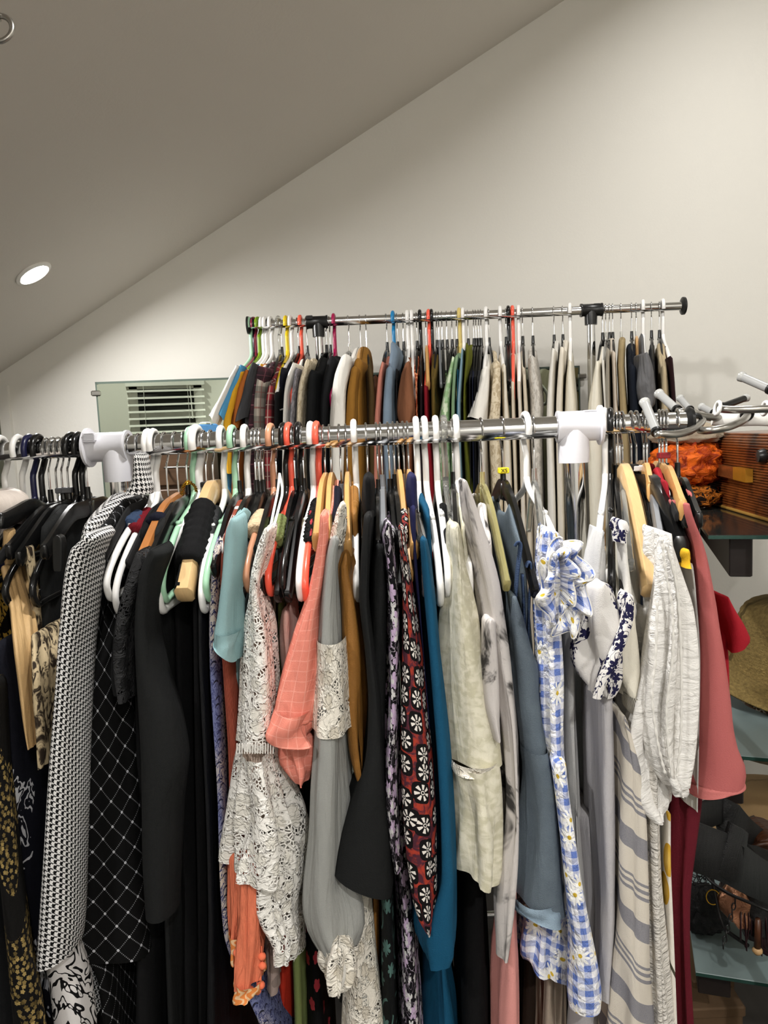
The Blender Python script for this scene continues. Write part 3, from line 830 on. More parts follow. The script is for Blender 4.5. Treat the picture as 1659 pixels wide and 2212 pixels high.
K_GOLD = C('gold_baroque_print', None, .6, .6, pattern=baroque('100d0a', 'b8923e', 26, .05, .6))
K_SCROLL = C('navy_white_scroll', None, .8, .4, pattern=baroque('10111a', 'cfcfd2', 13, .03, .63, .53))
K_GFLOW = C('gold_embroidered_black', None, .7, .6, pattern=goldflower)
K_SNAKE = C('snake_print', None, .7, .6, pattern=snake)
K_DAMASK = C('damask_print', None, .85, .3, pattern=damask)
K_IVBLUE = C('ivory_blue_print', None, .85, .5, pattern=paisley_blue)
K_OLIVE = C('olive_jersey', '7f8a56', .85, .8, wx=20, wy=60)
K_BEIGE = C('beige_jersey', 'd2b795', .85, .8, wx=20, wy=60)
K_TAUPE = C('taupe_pleat', '8f8272', .8, .7, rib=500)
K_PALEP = C('pale_pink_satin', 'd9b7ae', .55, .8)
K_ROSE = C('rose_pink_jersey', 'd6938c', .85, .6)
K_BROWNL = C('dark_brown_leather', '2c221c', .4, .5)
K_REDO = C('tomato_red_crepe', 'b8301e', .8, .4)
K_SAGEB = C('olive_green_crepe', '79854f', .8, .4)
K_DTROP = C('dark_tropical_print', None, .8, .4, pattern=darktropic)
K_RSPOT = C('black_red_rose_print', None, .8, .4, pattern=redspot)
K_BDRESS = C('black_pink_ruched', None, .7, .9, pattern=redspot, wx=30, wy=120)
K_MULTI = C('silver_grey_print', None, .8, .5, pattern=eyelet('8a8287', 'b5adb0'))
K_PLEATB = C('beige_pleated', 'a39485', .8, .5, rib=420)

# ---------------------------------------------------------------- garments
HG = {}
def piece(name, mat, rows, Y, T, parent=None, **kw):
    if rows[-1][0] == 2212:                               # runs on below the picture
        a, b = rows[-2], rows[-1]; k = 260 / max(b[0] - a[0], 60); k = min(k, 1.0)
        rows = list(rows) + [(2472, b[1] + (b[1] - a[1]) * k, b[2] + (b[2] - a[2]) * k)]
    v, f, uv = loft(rows, Y, T, **kw)
    return link(name, v, f, mat, parent, uvs=uv)
SEED = [0]
def garment(name, cat, label, pieces, group=None):
    """pieces: (part, material, rows, Y, T, options); one piece makes a single mesh, more make parts under an Empty"""
    SEED[0] += 1
    if len(pieces) == 1:
        p = pieces[0]; kw = dict(p[5]) if len(p) > 5 else {}; kw.setdefault('seed', SEED[0] * 7)
        if 'rise' in kw and LAST[0] and not kw.pop('tent', 0): drape_kw(kw)
        return tag(piece(name, p[1], p[2], p[3], p[4], None, **kw), label, cat, group)
    r = pieces[0][2]; q = P((r[-1][1] + r[-1][2]) / 2, r[-1][0], pieces[0][3] + .05)
    t = thing(name, label, cat, q, group)
    for i, p in enumerate(pieces):
        kw = dict(p[5]) if len(p) > 5 else {}; kw.setdefault('seed', SEED[0] * 7 + i)
        if 'rise' in kw and LAST[0] and not kw.pop('tent', 0): drape_kw(kw)
        piece(p[0], p[1], p[2], p[3], p[4], t, **kw)
    return t
def D(**k): return k

_h = hanger
def hanger(kind, col, hx, label, tip=None, front=True, **kw):
    o = _h(kind, col, hx, label, tip, front, **kw)
    c = on_rail(hx, front); half = .2 * kw.get('sc', 1.0); neck = kw.get('neck', -.078)
    zb = (ZF if front else ZB)
    if tip is not None:
        tp = P(tip[0], tip[1], c.y - half); ax = Vector((tp.x - c.x, -half, 0)); dz = tp.z - zb
    else: ax = Vector((kw.get('tw', 0) * half, -half, 0)); dz = -(kw.get('drop') or (.245 if kind == 'tube' else .205))
    HG[o.name] = (np.array((c.x, c.y, zb)), np.array(ax.normalized()), ax.length if False else Vector((ax.x, ax.y, 0)).length, neck, dz, kind, np.array([tp.x - c.x, -half, 0]) if tip is not None else np.array([kw.get('tw', 0) * half, -half, 0]))
    LAST[0] = o.name
    return o
LAST = [None]
def drape_kw(kw):
    b, A, L, neck, dz, kind, vec = HG[LAST[0]]
    kw['drape'] = (b[2], b[1], abs(vec[1]), neck, dz * (.92 if kind == 'tube' else 1)); kw['yaw'] = -vec[0] / abs(vec[1])
    return kw
def arm_pt(o, t):
    b, A, L, neck, dz, kind, vec = HG[o.name]
    h = dz * (.92 if kind == 'tube' else 1)
    w = float(np.interp(t, [0, .1, .55, .86, .985, 1], [neck - .014, neck - .02, neck + .38 * (h - neck), neck + .66 * (h - neck), neck + .86 * (h - neck), h])) if kind == 'tube' else float(np.interp(t, [0, .14, .4, .7, .92, 1], [neck - .016, neck - .018, neck + .3 * (dz - neck), neck + .62 * (dz - neck), neck + .88 * (dz - neck), dz]))
    return b + vec * abs(t) + np.array([0, 0, w])
def wrap(o, t0, t1, r0, r1, mat, parent, name='strap', n=14, ripple=.0012, seed=0):
    rng = np.random.RandomState(seed + 5); ts = np.linspace(t0, t1, n); pa = np.array([arm_pt(o, t) for t in ts])
    rr = np.linspace(r0, r1, n) + ripple * np.sin(np.arange(n) * 2.3 + seed)
    rr2 = np.stack([rr, rr * 1.15], 1); rr2[0] *= .75; rr2[-1] *= .8
    v, f = sweep(pa, rr2, 14, cap=True)
    uv = [(pa[0][0] + .02 * (i % 14), v[i][2] + v[i][1]) for q in f for i in q]
    return link(name, v, f, mat, parent, uvs=uv)

# ---- left group, left of the first T-connector
hanger('tube', 'white', 4, 'white plastic hanger cut by the left edge of the picture', tip=(-120, 1190))
hanger('tube', 'white', 42, 'white plastic hanger with its hook beside the navy one', tip=(-92, 1230))
hanger('tube', 'navy', 66, 'navy blue plastic hanger near the left end of the rail', tip=(-60, 1250))
hanger('tube', 'black', 84, 'black plastic hanger hooked right beside the navy hanger', tip=(-34, 1270))
hanger('arm', 'black', 101, 'black clip hanger with a long glossy bar at the left edge', tip=(-2, 1130), neck=-.08)
hanger('arm', 'velvet', 116, 'slim black flocked hanger left of the two grey size markers', tip=(-4, 1215))
hanger('arm', 'black', 128, 'black hanger with chrome hook holding the tan satin camisole', tip=(18, 1200), tag_=('grey', '4a4a4c'))
hanger('arm', 'black', 141, 'black hanger with chrome hook holding the snake print camisole', tip=(40, 1215), tag_=('grey', '4a4a4c'))
hanger('tube', 'black', 157, 'black plastic loop hanger whose tip is nearest the left edge', tip=(14, 1312))
hanger('tube', 'black', 172, 'black plastic loop hanger left of the houndstooth coat', tip=(73, 1312))
hanger('arm', 'black', 182, 'black hanger with chrome hook holding the draped black cowl top', tip=(95, 1200))
g = garment('padded_camisole', 'top', 'ivory padded satin top at the far left edge of the front rail', [('body', C('ivory_satin', 'd8ccc2', .6, .7), [(1078, -60, 34), (1095, -70, 44), (1130, -75, 36), (1200, -80, 10), (1500, -90, -10)], 1.1, .1, D(folds=(4, .003)))])
garment('satin_camisole', 'top', 'tan satin camisole with a narrow strap at the far left', [
    ('strap', K_TAN, [(1148, 12, 28), (1180, 10, 31), (1230, 16, 36)], 1.06, .03, D(folds=(3, .001))),
    ('body', K_TAN, [(1222, 18, 40, .08), (1300, 38, 60, .07), (1345, 46, 66, .02), (1400, 54, 72), (1480, 64, 80), (1600, 76, 90)], .965, .06, D(folds=(6, .004)))])
garment('baroque_shirt', 'shirt', 'black and gold baroque print shirt at the left edge', [
    ('body', K_GOLD, [(1150, -30, -4), (1300, -24, 10), (1400, -14, 24), (1500, -10, 26), (1800, 0, 44), (2000, 6, 60)], 1.08, .28, D(rise=.09, folds=(6, .005)))])
garment('snake_print_camisole', 'top', 'brown snake print camisole with a thin strap left of the houndstooth coat', [
    ('strap', K_SNAKE, [(1183, 55, 70), (1230, 62, 76), (1300, 72, 86), (1380, 80, 92)], 1.05, .02, D(folds=(3, .001))),
    ('body', K_SNAKE, [(1368, 78, 104, .03), (1430, 80, 112), (1520, 86, 116), (1640, 96, 116)], .965, .12, D(folds=(7, .006)))])
garment('black_cowl_top', 'top', 'black top with a draped cowl on a clip hanger beside the houndstooth coat', [
    ('body', K_BLACK2, [(1180, 88, 128), (1230, 80, 130), (1300, 84, 128), (1500, 92, 128), (2000, 96, 128), (2212, 100, 130)], 1.06, .3, D(rise=.1, folds=(6, .006))),
    ('clip', solid('clip_black', '0e0e0e', .3), [(1162, 118, 138), (1170, 116, 140), (1228, 118, 140), (1232, 120, 138)], 1.03, .016, D(sq=6, folds=(1, 0)))])
garment('scroll_print_dress', 'dress', 'dark navy dress with a large white scroll print at the left', [
    ('body', K_SCROLL, [(1390, -4, 40), (1440, 2, 48), (1500, 12, 58), (1600, 22, 66), (1700, 36, 70), (1900, 52, 78), (2212, 62, 90)], .985, .16, D(folds=(4, .004)))])
garment('black_slip_dress', 'dress', 'plain dark navy slip dress between scroll dress and houndstooth sleeve', [
    ('body', K_DNAVY, [(1330, 48, 74), (1500, 62, 96), (1700, 64, 100), (1900, 66, 98), (2100, 76, 106), (2212, 82, 112)], 1.08, .26, D(folds=(5, .004)))])
garment('embroidered_gown', 'dress', 'black gown with a gold flower embroidered border at the lower left', [
    ('body', K_BLACK, [(1440, -80, -20), (1600, -80, -6), (1800, -70, 14), (2000, -60, 36), (2212, -50, 70)], .95, .3, D(folds=(4, .004))),
    ('embroidered_border', K_GFLOW, [(1480, -30, 4), (1650, -22, 15), (1740, -8, 27), (1900, 8, 46), (2050, 22, 68), (2212, 34, 100)], .93, .05, D(folds=(3, .002)))])

# ---- houndstooth coat and the dark group
hanger('arm', 'velvet', 278, 'black hanger inside the houndstooth coat', tip=(196, 1190))
garment('houndstooth_coat', 'coat', 'black and white houndstooth coat with a long sleeve hanging left of centre', [
    ('sleeve', K_HOUND, [(1162, 180, 222), (1180, 158, 212), (1215, 146, 204), (1260, 139, 197), (1330, 133, 189), (1400, 127, 181), (1500, 121, 174), (1600, 113, 170), (1700, 105, 168), (1800, 97, 167), (1900, 88, 166), (2000, 79, 165), (2050, 74, 162), (2066, 74, 160)], .955, .1, D(folds=(2, .0015), hem=(.009, 0), n=56)),
    ('body', K_HOUND, [(1160, 176, 226), (1200, 168, 214), (1260, 166, 200), (1300, 166, 194), (1600, 158, 180), (2000, 160, 180), (2180, 192, 221)], 1.04, .34, D(rise=.105, tneck=.2, dip=0, folds=(3, .002), n=64)),
    ('collar', K_HOUND, [(984, 296, 310), (1005, 291, 316), (1030, 285, 321), (1052, 278, 326), (1066, 270, 326)], 1.14, .07, D(folds=(2, .002)))])
garment('damask_skirt', 'skirt', 'white skirt with black damask flourishes below the houndstooth sleeve', [
    ('body', K_DAMASK, [(2030, 100, 150), (2066, 106, 172), (2120, 114, 190), (2212, 124, 202)], .99, .07, D(folds=(3, .002)))])
hanger('arm', 'velvet', 300, 'black hanger inside the black velvet jacket with stones', tip=(226, 1205))
garment('velvet_jacket', 'jacket', 'black velvet jacket with a diamond lattice of tiny rhinestones', [
    ('sleeve', K_VELVET, [(1200, 204, 244, .06), (1280, 194, 254, .06), (1360, 184, 262, .04), (1450, 174, 272, .01), (1600, 168, 284), (1800, 166, 300), (2000, 164, 312), (2060, 164, 318)], 1.04, .08, D(folds=(3, .004), n=56)),
    ('body', K_VELVET, [(1186, 216, 248), (1210, 208, 246), (1260, 198, 240), (1350, 190, 230), (1500, 176, 228), (1800, 168, 230), (2000, 166, 232), (2100, 212, 250), (2212, 220, 262)], 1.05, .32, D(rise=.1, tneck=.25, dip=0, folds=(4, .003), n=64))])
h1 = hanger('tube', 'white', 322, 'white plastic hanger with a denim strap over its arm', tip=(233, 1299))
t = thing('denim_strap_top', 'denim top hanging by its strap from a white hanger right of the velvet jacket', 'top', P(260, 1600, 1.1))
wrap(h1, .30, .52, .011, .014, K_DENIMD, t, seed=3); piece('body', K_DNAVY, [(1300, 296, 310), (1450, 300, 316), (1600, 306, 322)], 1.16, .16, t, folds=(4, .004), seed=4)
h2 = hanger('tube', 'white', 333, 'white plastic hanger with a maroon strap over its arm', tip=(252, 1328))
t = thing('maroon_strap_top', 'maroon top with its strap rolled over a white hanger', 'top', P(280, 1600, 1.1))
wrap(h2, .22, .55, .011, .013, C('maroon_jersey', '6d141e', .9), t, seed=5); piece('body', K_BLACK, [(1300, 310, 324), (1450, 316, 330), (1600, 322, 336)], 1.16, .16, t, folds=(4, .004), seed=6)
hanger('arm', 'velvet', 356, 'black flocked hanger inside the black lace blouse', tip=(275, 1225))
garment('lace_sleeve_blouse', 'blouse', 'black blouse with a lace sleeve right of the velvet jacket', [
    ('sleeve', K_LACEB, [(1200, 292, 335), (1240, 276, 326), (1300, 262, 306), (1350, 254, 296), (1400, 248, 291), (1450, 247, 288), (1505, 254, 288)], .99, .08, D(folds=(3, .003))),
    ('sleeve_lining', K_BLACK, [(1210, 296, 331), (1260, 276, 316), (1350, 258, 292), (1450, 251, 284), (1490, 257, 285)], 1.0, .06, D(folds=(3, .002))),
    ('body', K_BLACK, [(1210, 306, 336), (1300, 294, 330), (1500, 284, 335), (1600, 280, 340), (2000, 280, 345), (2212, 284, 350)], 1.07, .3, D(rise=.1, folds=(6, .004)))])
h3 = hanger('arm', 'darkwood', 379, 'brown wooden hanger with a navy strap around its arm', tip=(305, 1228))
t = thing('navy_strap_dress', 'dress with a navy strap on the brown wooden hanger', 'dress', P(330, 1700, 1.1))
wrap(h3, .52, .6, .02, .02, K_DNAVY, t, seed=7, n=6, ripple=0); piece('body', K_BLACK3, [(1290, 330, 350), (1500, 330, 352), (2000, 335, 360)], 1.1, .24, t, folds=(4, .003), seed=8)
hanger('arm', 'black', 399, 'black hanger with gold chain inside the charcoal coat', tip=(330, 1210))
gc = thing('gold_chain', 'thin gold chain draped around a black hanger neck', 'chain', P(402, 1050, 1.2))
pts = smooth_path([P(x, y, 1.19 - .02 * math.sin(i)) for i, (x, y) in enumerate([(391, 1068), (395, 1052), (404, 1044), (414, 1045), (422, 1052), (424, 1062), (420, 1050), (408, 1040), (398, 1048), (394, 1070)])], 5)
mg = solid('gold_metal', 'b08a2e', .25, 1.0); ln = []
for i in range(len(pts) - 1):
    a, b_ = pts[i], pts[i + 1]; ax = b_ - a; L = np.linalg.norm(ax) + 1e-6; n_ = np.cross(ax / L, [0, 1, 0] if i % 2 else [.6, .4, .7]); n_ /= np.linalg.norm(n_)
    ln.append(sweep([a + ax / L * .6 * L * math.cos(q) + n_ * .0022 * math.sin(q) + ax * .5 for q in np.linspace(0, 6.283, 9)[:-1]], .0007, 5, closed=True))
v, f = merge(ln); o = link('links', v, f, mg, gc); o['kind'] = 'stuff'
garment('charcoal_coat', 'coat', 'long plain charcoal black coat with a wide flat sleeve', [
    ('sleeve', K_BLACK2, [(1195, 322, 362), (1230, 306, 350), (1300, 298, 338), (1360, 295, 336), (1450, 296, 352), (1540, 297, 382), (1640, 300, 400), (1740, 303, 390), (1850, 307, 385), (1966, 316, 381)], .975, .09, D(folds=(2, .002))),
    ('body', K_BLACK2, [(1205, 334, 368), (1300, 330, 366), (1600, 335, 375), (2212, 350, 400)], 1.05, .32, D(rise=.1, folds=(5, .004)))])
hanger('tube', 'mint', 412, 'mint green plastic hanger behind the thick white one', tip=(353, 1302))
hanger('tube', 'white', 425, 'thick white plastic hanger in front of the black dresses', tip=(344, 1324), fat=1.35)
garment('black_jersey_dress', 'dress', 'black jersey dress below the thick white hanger', [('body', K_BLACK, [(1340, 388, 424), (1500, 388, 430), (1800, 385, 440), (2212, 380, 440)], 1.08, .28, D(rise=.06, folds=(6, .006)))])
hanger('arm', 'black', 441, 'black hanger with ribbed end beside the light wooden hanger', tip=(386, 1285), tag_=('black', '101010'))
hanger('arm', 'lightwood', 456, 'light wooden hanger with a broad end under the black shirt', tip=(398, 1296), neck=-.062)
hW = bpy.data.objects[LAST[0]]
t = garment('black_wool_shirt', 'shirt', 'black wool shirt on the broad light wooden hanger', [
    ('body', K_BLACK, [(1246, 402, 440), (1300, 412, 448), (1600, 412, 452), (2000, 415, 460), (2212, 418, 465)], 1.05, .3, D(rise=.105, folds=(5, .004))),
    ('collar', K_BLACK, [(1300, 436, 450), (1330, 434, 452), (1360, 436, 450)], 1.12, .05, D(folds=(2, .001)))])
wrap(hW, .32, .80, .019, .024, K_BLACK, t, 'sleeve', 22, .0016, 4)
garment('black_satin_dress', 'dress', 'long black satin dress left of the coral ribbed dress', [('body', K_BLACK3, [(1340, 432, 462), (1500, 430, 462), (1800, 440, 476), (2212, 445, 490)], 1.03, .3, D(rise=.05, folds=(6, .005)))])
hanger('tube', 'white', 479, 'white plastic hanger paired with a mint one left of the butterfly print', tip=(438, 1325))
hanger('tube', 'mint', 503, 'mint green plastic hanger left of the butterfly print dress', tip=(447, 1300))
hanger('arm', 'black', 511, 'black hanger inside the butterfly print dress', tip=(463, 1240))
garment('butterfly_print_dress', 'dress', 'ivory and blue print dress with a narrow edge left of the coral dress', [('body', K_IVBLUE, [(1238, 463, 488), (1300, 456, 484), (1400, 453, 482), (1500, 455, 484), (1600, 462, 488), (1700, 470, 492), (2000, 485, 505), (2212, 568, 596)], 1.02, .3, D(rise=.12, folds=(4, .003)))])
hanger('tube', 'white', 530, 'white plastic hanger inside the coral ribbed dress', tip=(488, 1215))
garment('coral_ribbed_dress', 'dress', 'long coral ribbed knit dress behind the pale teal tee', [('body', K_CORAL, [(1205, 486, 508), (1260, 477, 506), (1400, 473, 512), (1500, 476, 520), (1620, 482, 532), (1750, 484, 536), (1880, 490, 540)], 1.01, .3, D(rise=.1, folds=(3, .002)))])
t = thing('coral_wrap', 'coral crepe wrap with crochet border and pompoms at the bottom', 'wrap', P(535, 2150, 1.0))
piece('panel', K_CORALC, [(1840, 494, 545), (1950, 496, 536), (2015, 498, 527), (2050, 506, 521)], .99, .06, t, folds=(6, .003), seed=1)
piece('panel', K_CORALC, [(1850, 520, 560), (2000, 514, 566), (2080, 510, 569), (2110, 508, 567)], .96, .07, t, folds=(6, .004), seed=2, hem=(.006, 0))
K_CRO = C('orange_crochet', None, .85, .6, pattern=lambda b, u, v: b.mix(((u * 500 + (v * 420).sin() * 2).sin()).gt(.2), 'e58a48', 'f0c79a'))
piece('crochet_border', K_CRO, [(2000, 495, 532), (2020, 496, 528), (2056, 505, 521)], .985, .07, t, folds=(6, .003), seed=1, cap=False)
piece('crochet_border', K_CRO, [(2106, 506, 569), (2120, 506, 568), (2138, 506, 566)], .955, .08, t, folds=(6, .004), seed=2, cap=False, hem=(.006, 0))
K_POM = C('coral_pompom', 'ee7a58', .95, 1.0, wx=400, wy=400)
for i, (x, y) in enumerate([(512, 2058), (566, 2066), (567, 2086), (514, 2152), (527, 2157), (541, 2139), (556, 2140), (564, 2128)]):
    c = P(x, y, .975); v, f = lathe(c, [(.0, -.0055), (.003, -.0048), (.0052, -.002), (.0055, .001), (.004, .004), (.0, .0055)], 12); o = link('pompom', v, f, K_POM, t)
    v2, f2 = sweep([c + Vector((0, 0, .005)), c + Vector((0, .002, .014))], .0008, 5); link('thread', v2, f2, K_POM, o)
hanger('arm', 'black', 548, 'black hanger with chrome hook inside the pale teal tee', tip=(494, 1180))
garment('teal_tee', 't-shirt', 'pale teal short sleeved t-shirt in front of the coral dress', [
    ('sleeve', K_TEAL, [(1124, 497, 522), (1140, 488, 526), (1170, 482, 527), (1210, 478, 526), (1260, 474, 523), (1320, 468, 519), (1370, 461, 518), (1402, 463, 515)], .955, .09, D(folds=(2, .003), hem=(-.014, 0))),
    ('cuff', K_TEAL, [(1362, 460, 519), (1374, 459, 519), (1406, 461, 516)], .948, .104, D(folds=(2, .003), hem=(-.014, 0), cap=False)),
    ('body', K_TEAL, [(1160, 505, 530), (1300, 505, 532), (1450, 508, 534), (1600, 512, 538)], 1.04, .32, D(rise=.08, tneck=.55, folds=(4, .003)))])
hanger('arm', 'black', 556, 'glossy black hanger with ribbed tip below the tee', tip=(509, 1285), neck=-.08)
hanger('arm', 'black', 564, 'glossy black hanger with broad neck left of the peach hanger', tip=(522, 1290))
h4 = hanger('tube', 'peach', 586, 'peach tan plastic hanger with a beige strap rolled on it', tip=(533, 1281))
t = thing('beige_strap_top', 'taupe pleated top hanging by beige straps from the peach hanger', 'top', P(600, 1500, 1.1))
wrap(h4, .42, .68, .012, .015, K_BEIGE, t, seed=9, n=18); piece('body', K_TAUPE, [(1270, 584, 606), (1350, 582, 612), (1600, 590, 620)], 1.08, .2, t, folds=(7, .003), seed=9)
hanger('arm', 'black', 593, 'black hanger with white ribbon inside the white lace dress', tip=(556, 1200))
t = garment('white_lace_dress', 'dress', 'white lace dress with a wide bell sleeve in the middle', [
    ('sleeve', K_LACE, [(1142, 573, 592), (1170, 561, 588), (1230, 545, 571), (1270, 540, 563), (1310, 534, 570), (1350, 527, 584), (1400, 521, 590), (1500, 519, 596), (1580, 514, 592), (1608, 511, 590)], .965, .09, D(folds=(5, .0045))),
    ('sleeve_lining', K_LINING, [(1180, 566, 582), (1260, 546, 560), (1310, 541, 564), (1370, 532, 580), (1450, 526, 586), (1580, 520, 586), (1640, 516, 590), (1760, 500, 620)], .985, .05, D(folds=(4, .002))),
    ('flounce', K_LACE, [(1626, 510, 592), (1660, 505, 600), (1720, 498, 618), (1790, 488, 644), (1850, 478, 654), (1880, 474, 656), (1892, 474, 655)], .945, .15, D(folds=(7, .011), hem=(-.002, 0), cap=False, n=72)),
    ('inner_flounce', K_LACE, [(1830, 545, 650), (1900, 540, 652), (1950, 548, 640), (1985, 565, 640), (2020, 590, 648), (2060, 595, 640)], .965, .09, D(folds=(6, .006), n=60)),
    ('body', K_LACE, [(1330, 578, 598), (1500, 582, 612), (1900, 600, 652), (2055, 622, 655)], 1.06, .24, D(folds=(6, .006)))])
lad = []
for k in range(15):
    x = 512 + k * 5.6; lad.append(sweep([P(x, 1606, .958), P(x - .4, 1628, .957)], .0009, 6))
v, f = merge(lad); o = link('ladder_trim', v, f, K_WHITE, t); o['kind'] = 'stuff'
rib = []
for pts in ([(604, 1022), (610, 1060), (604, 1090), (592, 1135)], [(604, 1022), (600, 1060), (592, 1100), (584, 1140)]):
    v, f = sweep(smooth_path([P(x, y, 1.2 - .11 * i) if False else P(x, y, 1.19 - .06 * i) for i, (x, y) in enumerate(pts)], 5), [(.0018, .0006)] * 16, 6); link('ribbon', v, f, K_WHITE, t)
garment('mauve_lace_slip', 'slip', 'mauve lace slip hanging below the white lace dress', [('body', C('mauve_lace', None, .8, .5, pattern=lace_col('a18f88', '857670')), [(1900, 560, 600), (2000, 570, 602), (2125, 576, 604)], 1.02, .08, D(folds=(4, .003)))])
hanger('tube', 'black', 614, 'black plastic hanger left of the first orange hanger', tip=(566, 1288))
h5 = hanger('tube', 'orange', 625, 'orange plastic hanger with an olive strap rolled on it', tip=(581, 1288))
t = thing('olive_strap_dress', 'olive dress hanging by straps from the orange hanger', 'dress', P(640, 2200, 1.1))
wrap(h5, .47, .76, .0085, .0125, K_OLIVE, t, seed=11, n=20); piece('body', K_SAGEB, [(1300, 598, 620), (1700, 612, 640), (2050, 630, 660), (2212, 636, 664)], 1.08, .2, t, folds=(4, .003), seed=11)
hanger('arm', 'black', 633, 'black hanger with chrome hook between the two orange hangers', tip=(600, 1300))
garment('red_dress', 'dress', 'tomato red dress hanging below the white lace dress', [('body', K_REDO, [(1300, 580, 600), (1700, 590, 620), (2060, 596, 636), (2212, 592, 640)], 1.1, .2, D(folds=(4, .004)))])
hanger('tube', 'black', 646, 'shiny black plastic hanger right of the first orange hanger', tip=(612, 1292))
hanger('arm', 'black', 652, 'black hanger with broad neck left of the second white pair', tip=(622, 1300))
garment('rose_print_dress', 'dress', 'black dress with red rose spots hanging low in the middle', [('body', K_RSPOT, [(1320, 636, 656), (1700, 650, 690), (2050, 660, 700), (2212, 664, 712)], 1.09, .2, D(folds=(5, .004)))])
hanger('tube', 'white', 672, 'white plastic hanger paired with the second orange hanger', tip=(648, 1299))
h6 = hanger('tube', 'orange', 685, 'orange plastic hanger with a black ruched strap on it', tip=(661, 1304))
t = thing('ruched_strap_dress', 'black and pink ruched strap dress with pale pink satin on the orange hanger', 'dress', P(622, 1500, 1.1))
wrap(h6, .16, .74, .010, .009, K_BDRESS, t, seed=13, n=40, ripple=.0014); piece('cup', K_PALEP, [(1318, 610, 636), (1345, 606, 640), (1400, 606, 640), (1520, 616, 642), (1600, 620, 645)], 1.03, .12, t, folds=(5, .005), seed=13)

# ---- middle group
hanger('arm', 'wood', 699, 'honey wooden hanger inside the coral gauze blouse', tip=(684, 1180), neck=-.056)
garment('coral_gauze_blouse', 'blouse', 'coral checked gauze blouse with a ruffled cuff', [
    ('sleeve', K_CORALG, [(1113, 690, 706), (1140, 688, 709), (1200, 680, 707), (1260, 671, 700), (1310, 658, 691), (1360, 640, 690), (1420, 620, 690), (1480, 602, 690), (1520, 593, 686), (1552, 592, 682)], .955, .09, D(folds=(4, .004), ruf=[(1.0, .06, 12, .002)])),
    ('cuff', K_CORALG, [(1532, 593, 682), (1552, 583, 683), (1575, 577, 683), (1600, 577, 680)], .945, .11, D(folds=(4, .007), cap=False, hem=(-.003, .0))),
    ('ruffle', K_CORALG, [(1585, 604, 680), (1615, 603, 681), (1645, 612, 678), (1670, 632, 668), (1682, 648, 662)], .975, .09, D(folds=(5, .008))),
    ('body', K_CORALG, [(1150, 700, 722), (1500, 692, 716), (1700, 690, 715)], 1.03, .3, D(rise=.06, folds=(4, .004)))])
hanger('arm', 'wood', 712, 'honey wooden hanger inside the dark navy shirt', tip=(708, 1190), neck=-.056)
garment('dark_navy_shirt', 'shirt', 'dark navy shirt between the coral blouse and the gray chiffon', [('body', K_DNAVY, [(1120, 712, 738), (1300, 712, 740), (1800, 700, 745)], 1.03, .3, D(rise=.05, folds=(4, .003)))])
hanger('arm', 'grey', 733, 'gray plastic hanger inside the gray chiffon dress', tip=(722, 1175), neck=-.09)
garment('grey_chiffon_dress', 'dress', 'gray chiffon dress with lace band and lace cuff on a long sleeve', [
    ('sleeve', K_GREY, [(1165, 713, 741), (1200, 702, 738), (1300, 690, 738), (1400, 683, 745), (1500, 680, 751), (1600, 676, 756), (1700, 668, 762), (1800, 665, 767), (1900, 656, 772), (1960, 655, 786), (2005, 668, 786), (2045, 694, 770)], .95, .1, D(folds=(4, .0075), n=64, ruf=[(1.0, .05, 14, .003)])),
    ('lace_yoke', K_LACEI, [(1090, 734, 745), (1105, 728, 747), (1140, 719, 745), (1175, 712, 742)], .97, .07, D(folds=(5, .002), ruf=[(.5, .5, 20, .001)])),
    ('lace_yoke_lining', K_WHITE, [(1094, 735, 744), (1140, 721, 743), (1172, 715, 740)], .974, .06, D(folds=(3, .001))),
    ('lace_band', K_LACEI, [(1380, 679, 748), (1450, 677, 753), (1550, 672, 759), (1580, 671, 760)], .936, .13, D(folds=(4, .003), n=64, cap=False)),
    ('lace_cuff', K_LACEI, [(2036, 706, 760), (2055, 696, 768), (2085, 694, 769), (2110, 700, 766), (2122, 710, 752)], .935, .08, D(folds=(9, .006), n=60)),
    ('cuff_lining', K_WHITE, [(2040, 710, 756), (2060, 701, 763), (2100, 703, 762), (2116, 714, 748)], .945, .06, D(folds=(5, .002)))])
garment('ivory_lace_gown', 'dress', 'ivory embroidered lace gown at the bottom middle', [
    ('body', K_LACEI, [(1930, 748, 800), (2000, 745, 806), (2100, 742, 815), (2212, 738, 830)], .99, .12, D(folds=(4, .004))),
    ('lining', K_GREY, [(1940, 752, 796), (2000, 750, 801), (2100, 748, 810), (2212, 744, 824)], 1.0, .1, D(folds=(4, .004)))])
hanger('arm', 'wood', 747, 'honey wooden hanger with a dark band inside the ochre blouse', tip=(752, 1195), neck=-.056)
garment('ochre_blouse', 'blouse', 'ochre brown satin blouse with a gathered shoulder', [
    ('sleeve', K_OCHRE, [(1194, 738, 762), (1206, 728, 767), (1240, 728, 770), (1300, 735, 779), (1400, 740, 791), (1500, 748, 796), (1600, 758, 798), (1645, 768, 796), (1673, 779, 788)], .98, .09, D(folds=(4, .006), ruf=[(.03, .05, 9, .003)])),
    ('body', K_OCHRE, [(1230, 758, 784), (1600, 775, 800), (1900, 800, 818), (2212, 806, 824)], 1.06, .28, D(rise=.05, folds=(4, .004)))])
hanger('tube', 'white', 765, 'single white plastic hanger between the ochre and black garments', tip=(771, 1302))
hanger('arm', 'black', 791, 'black hanger with chrome hook inside the black flared blouse', tip=(790, 1180))
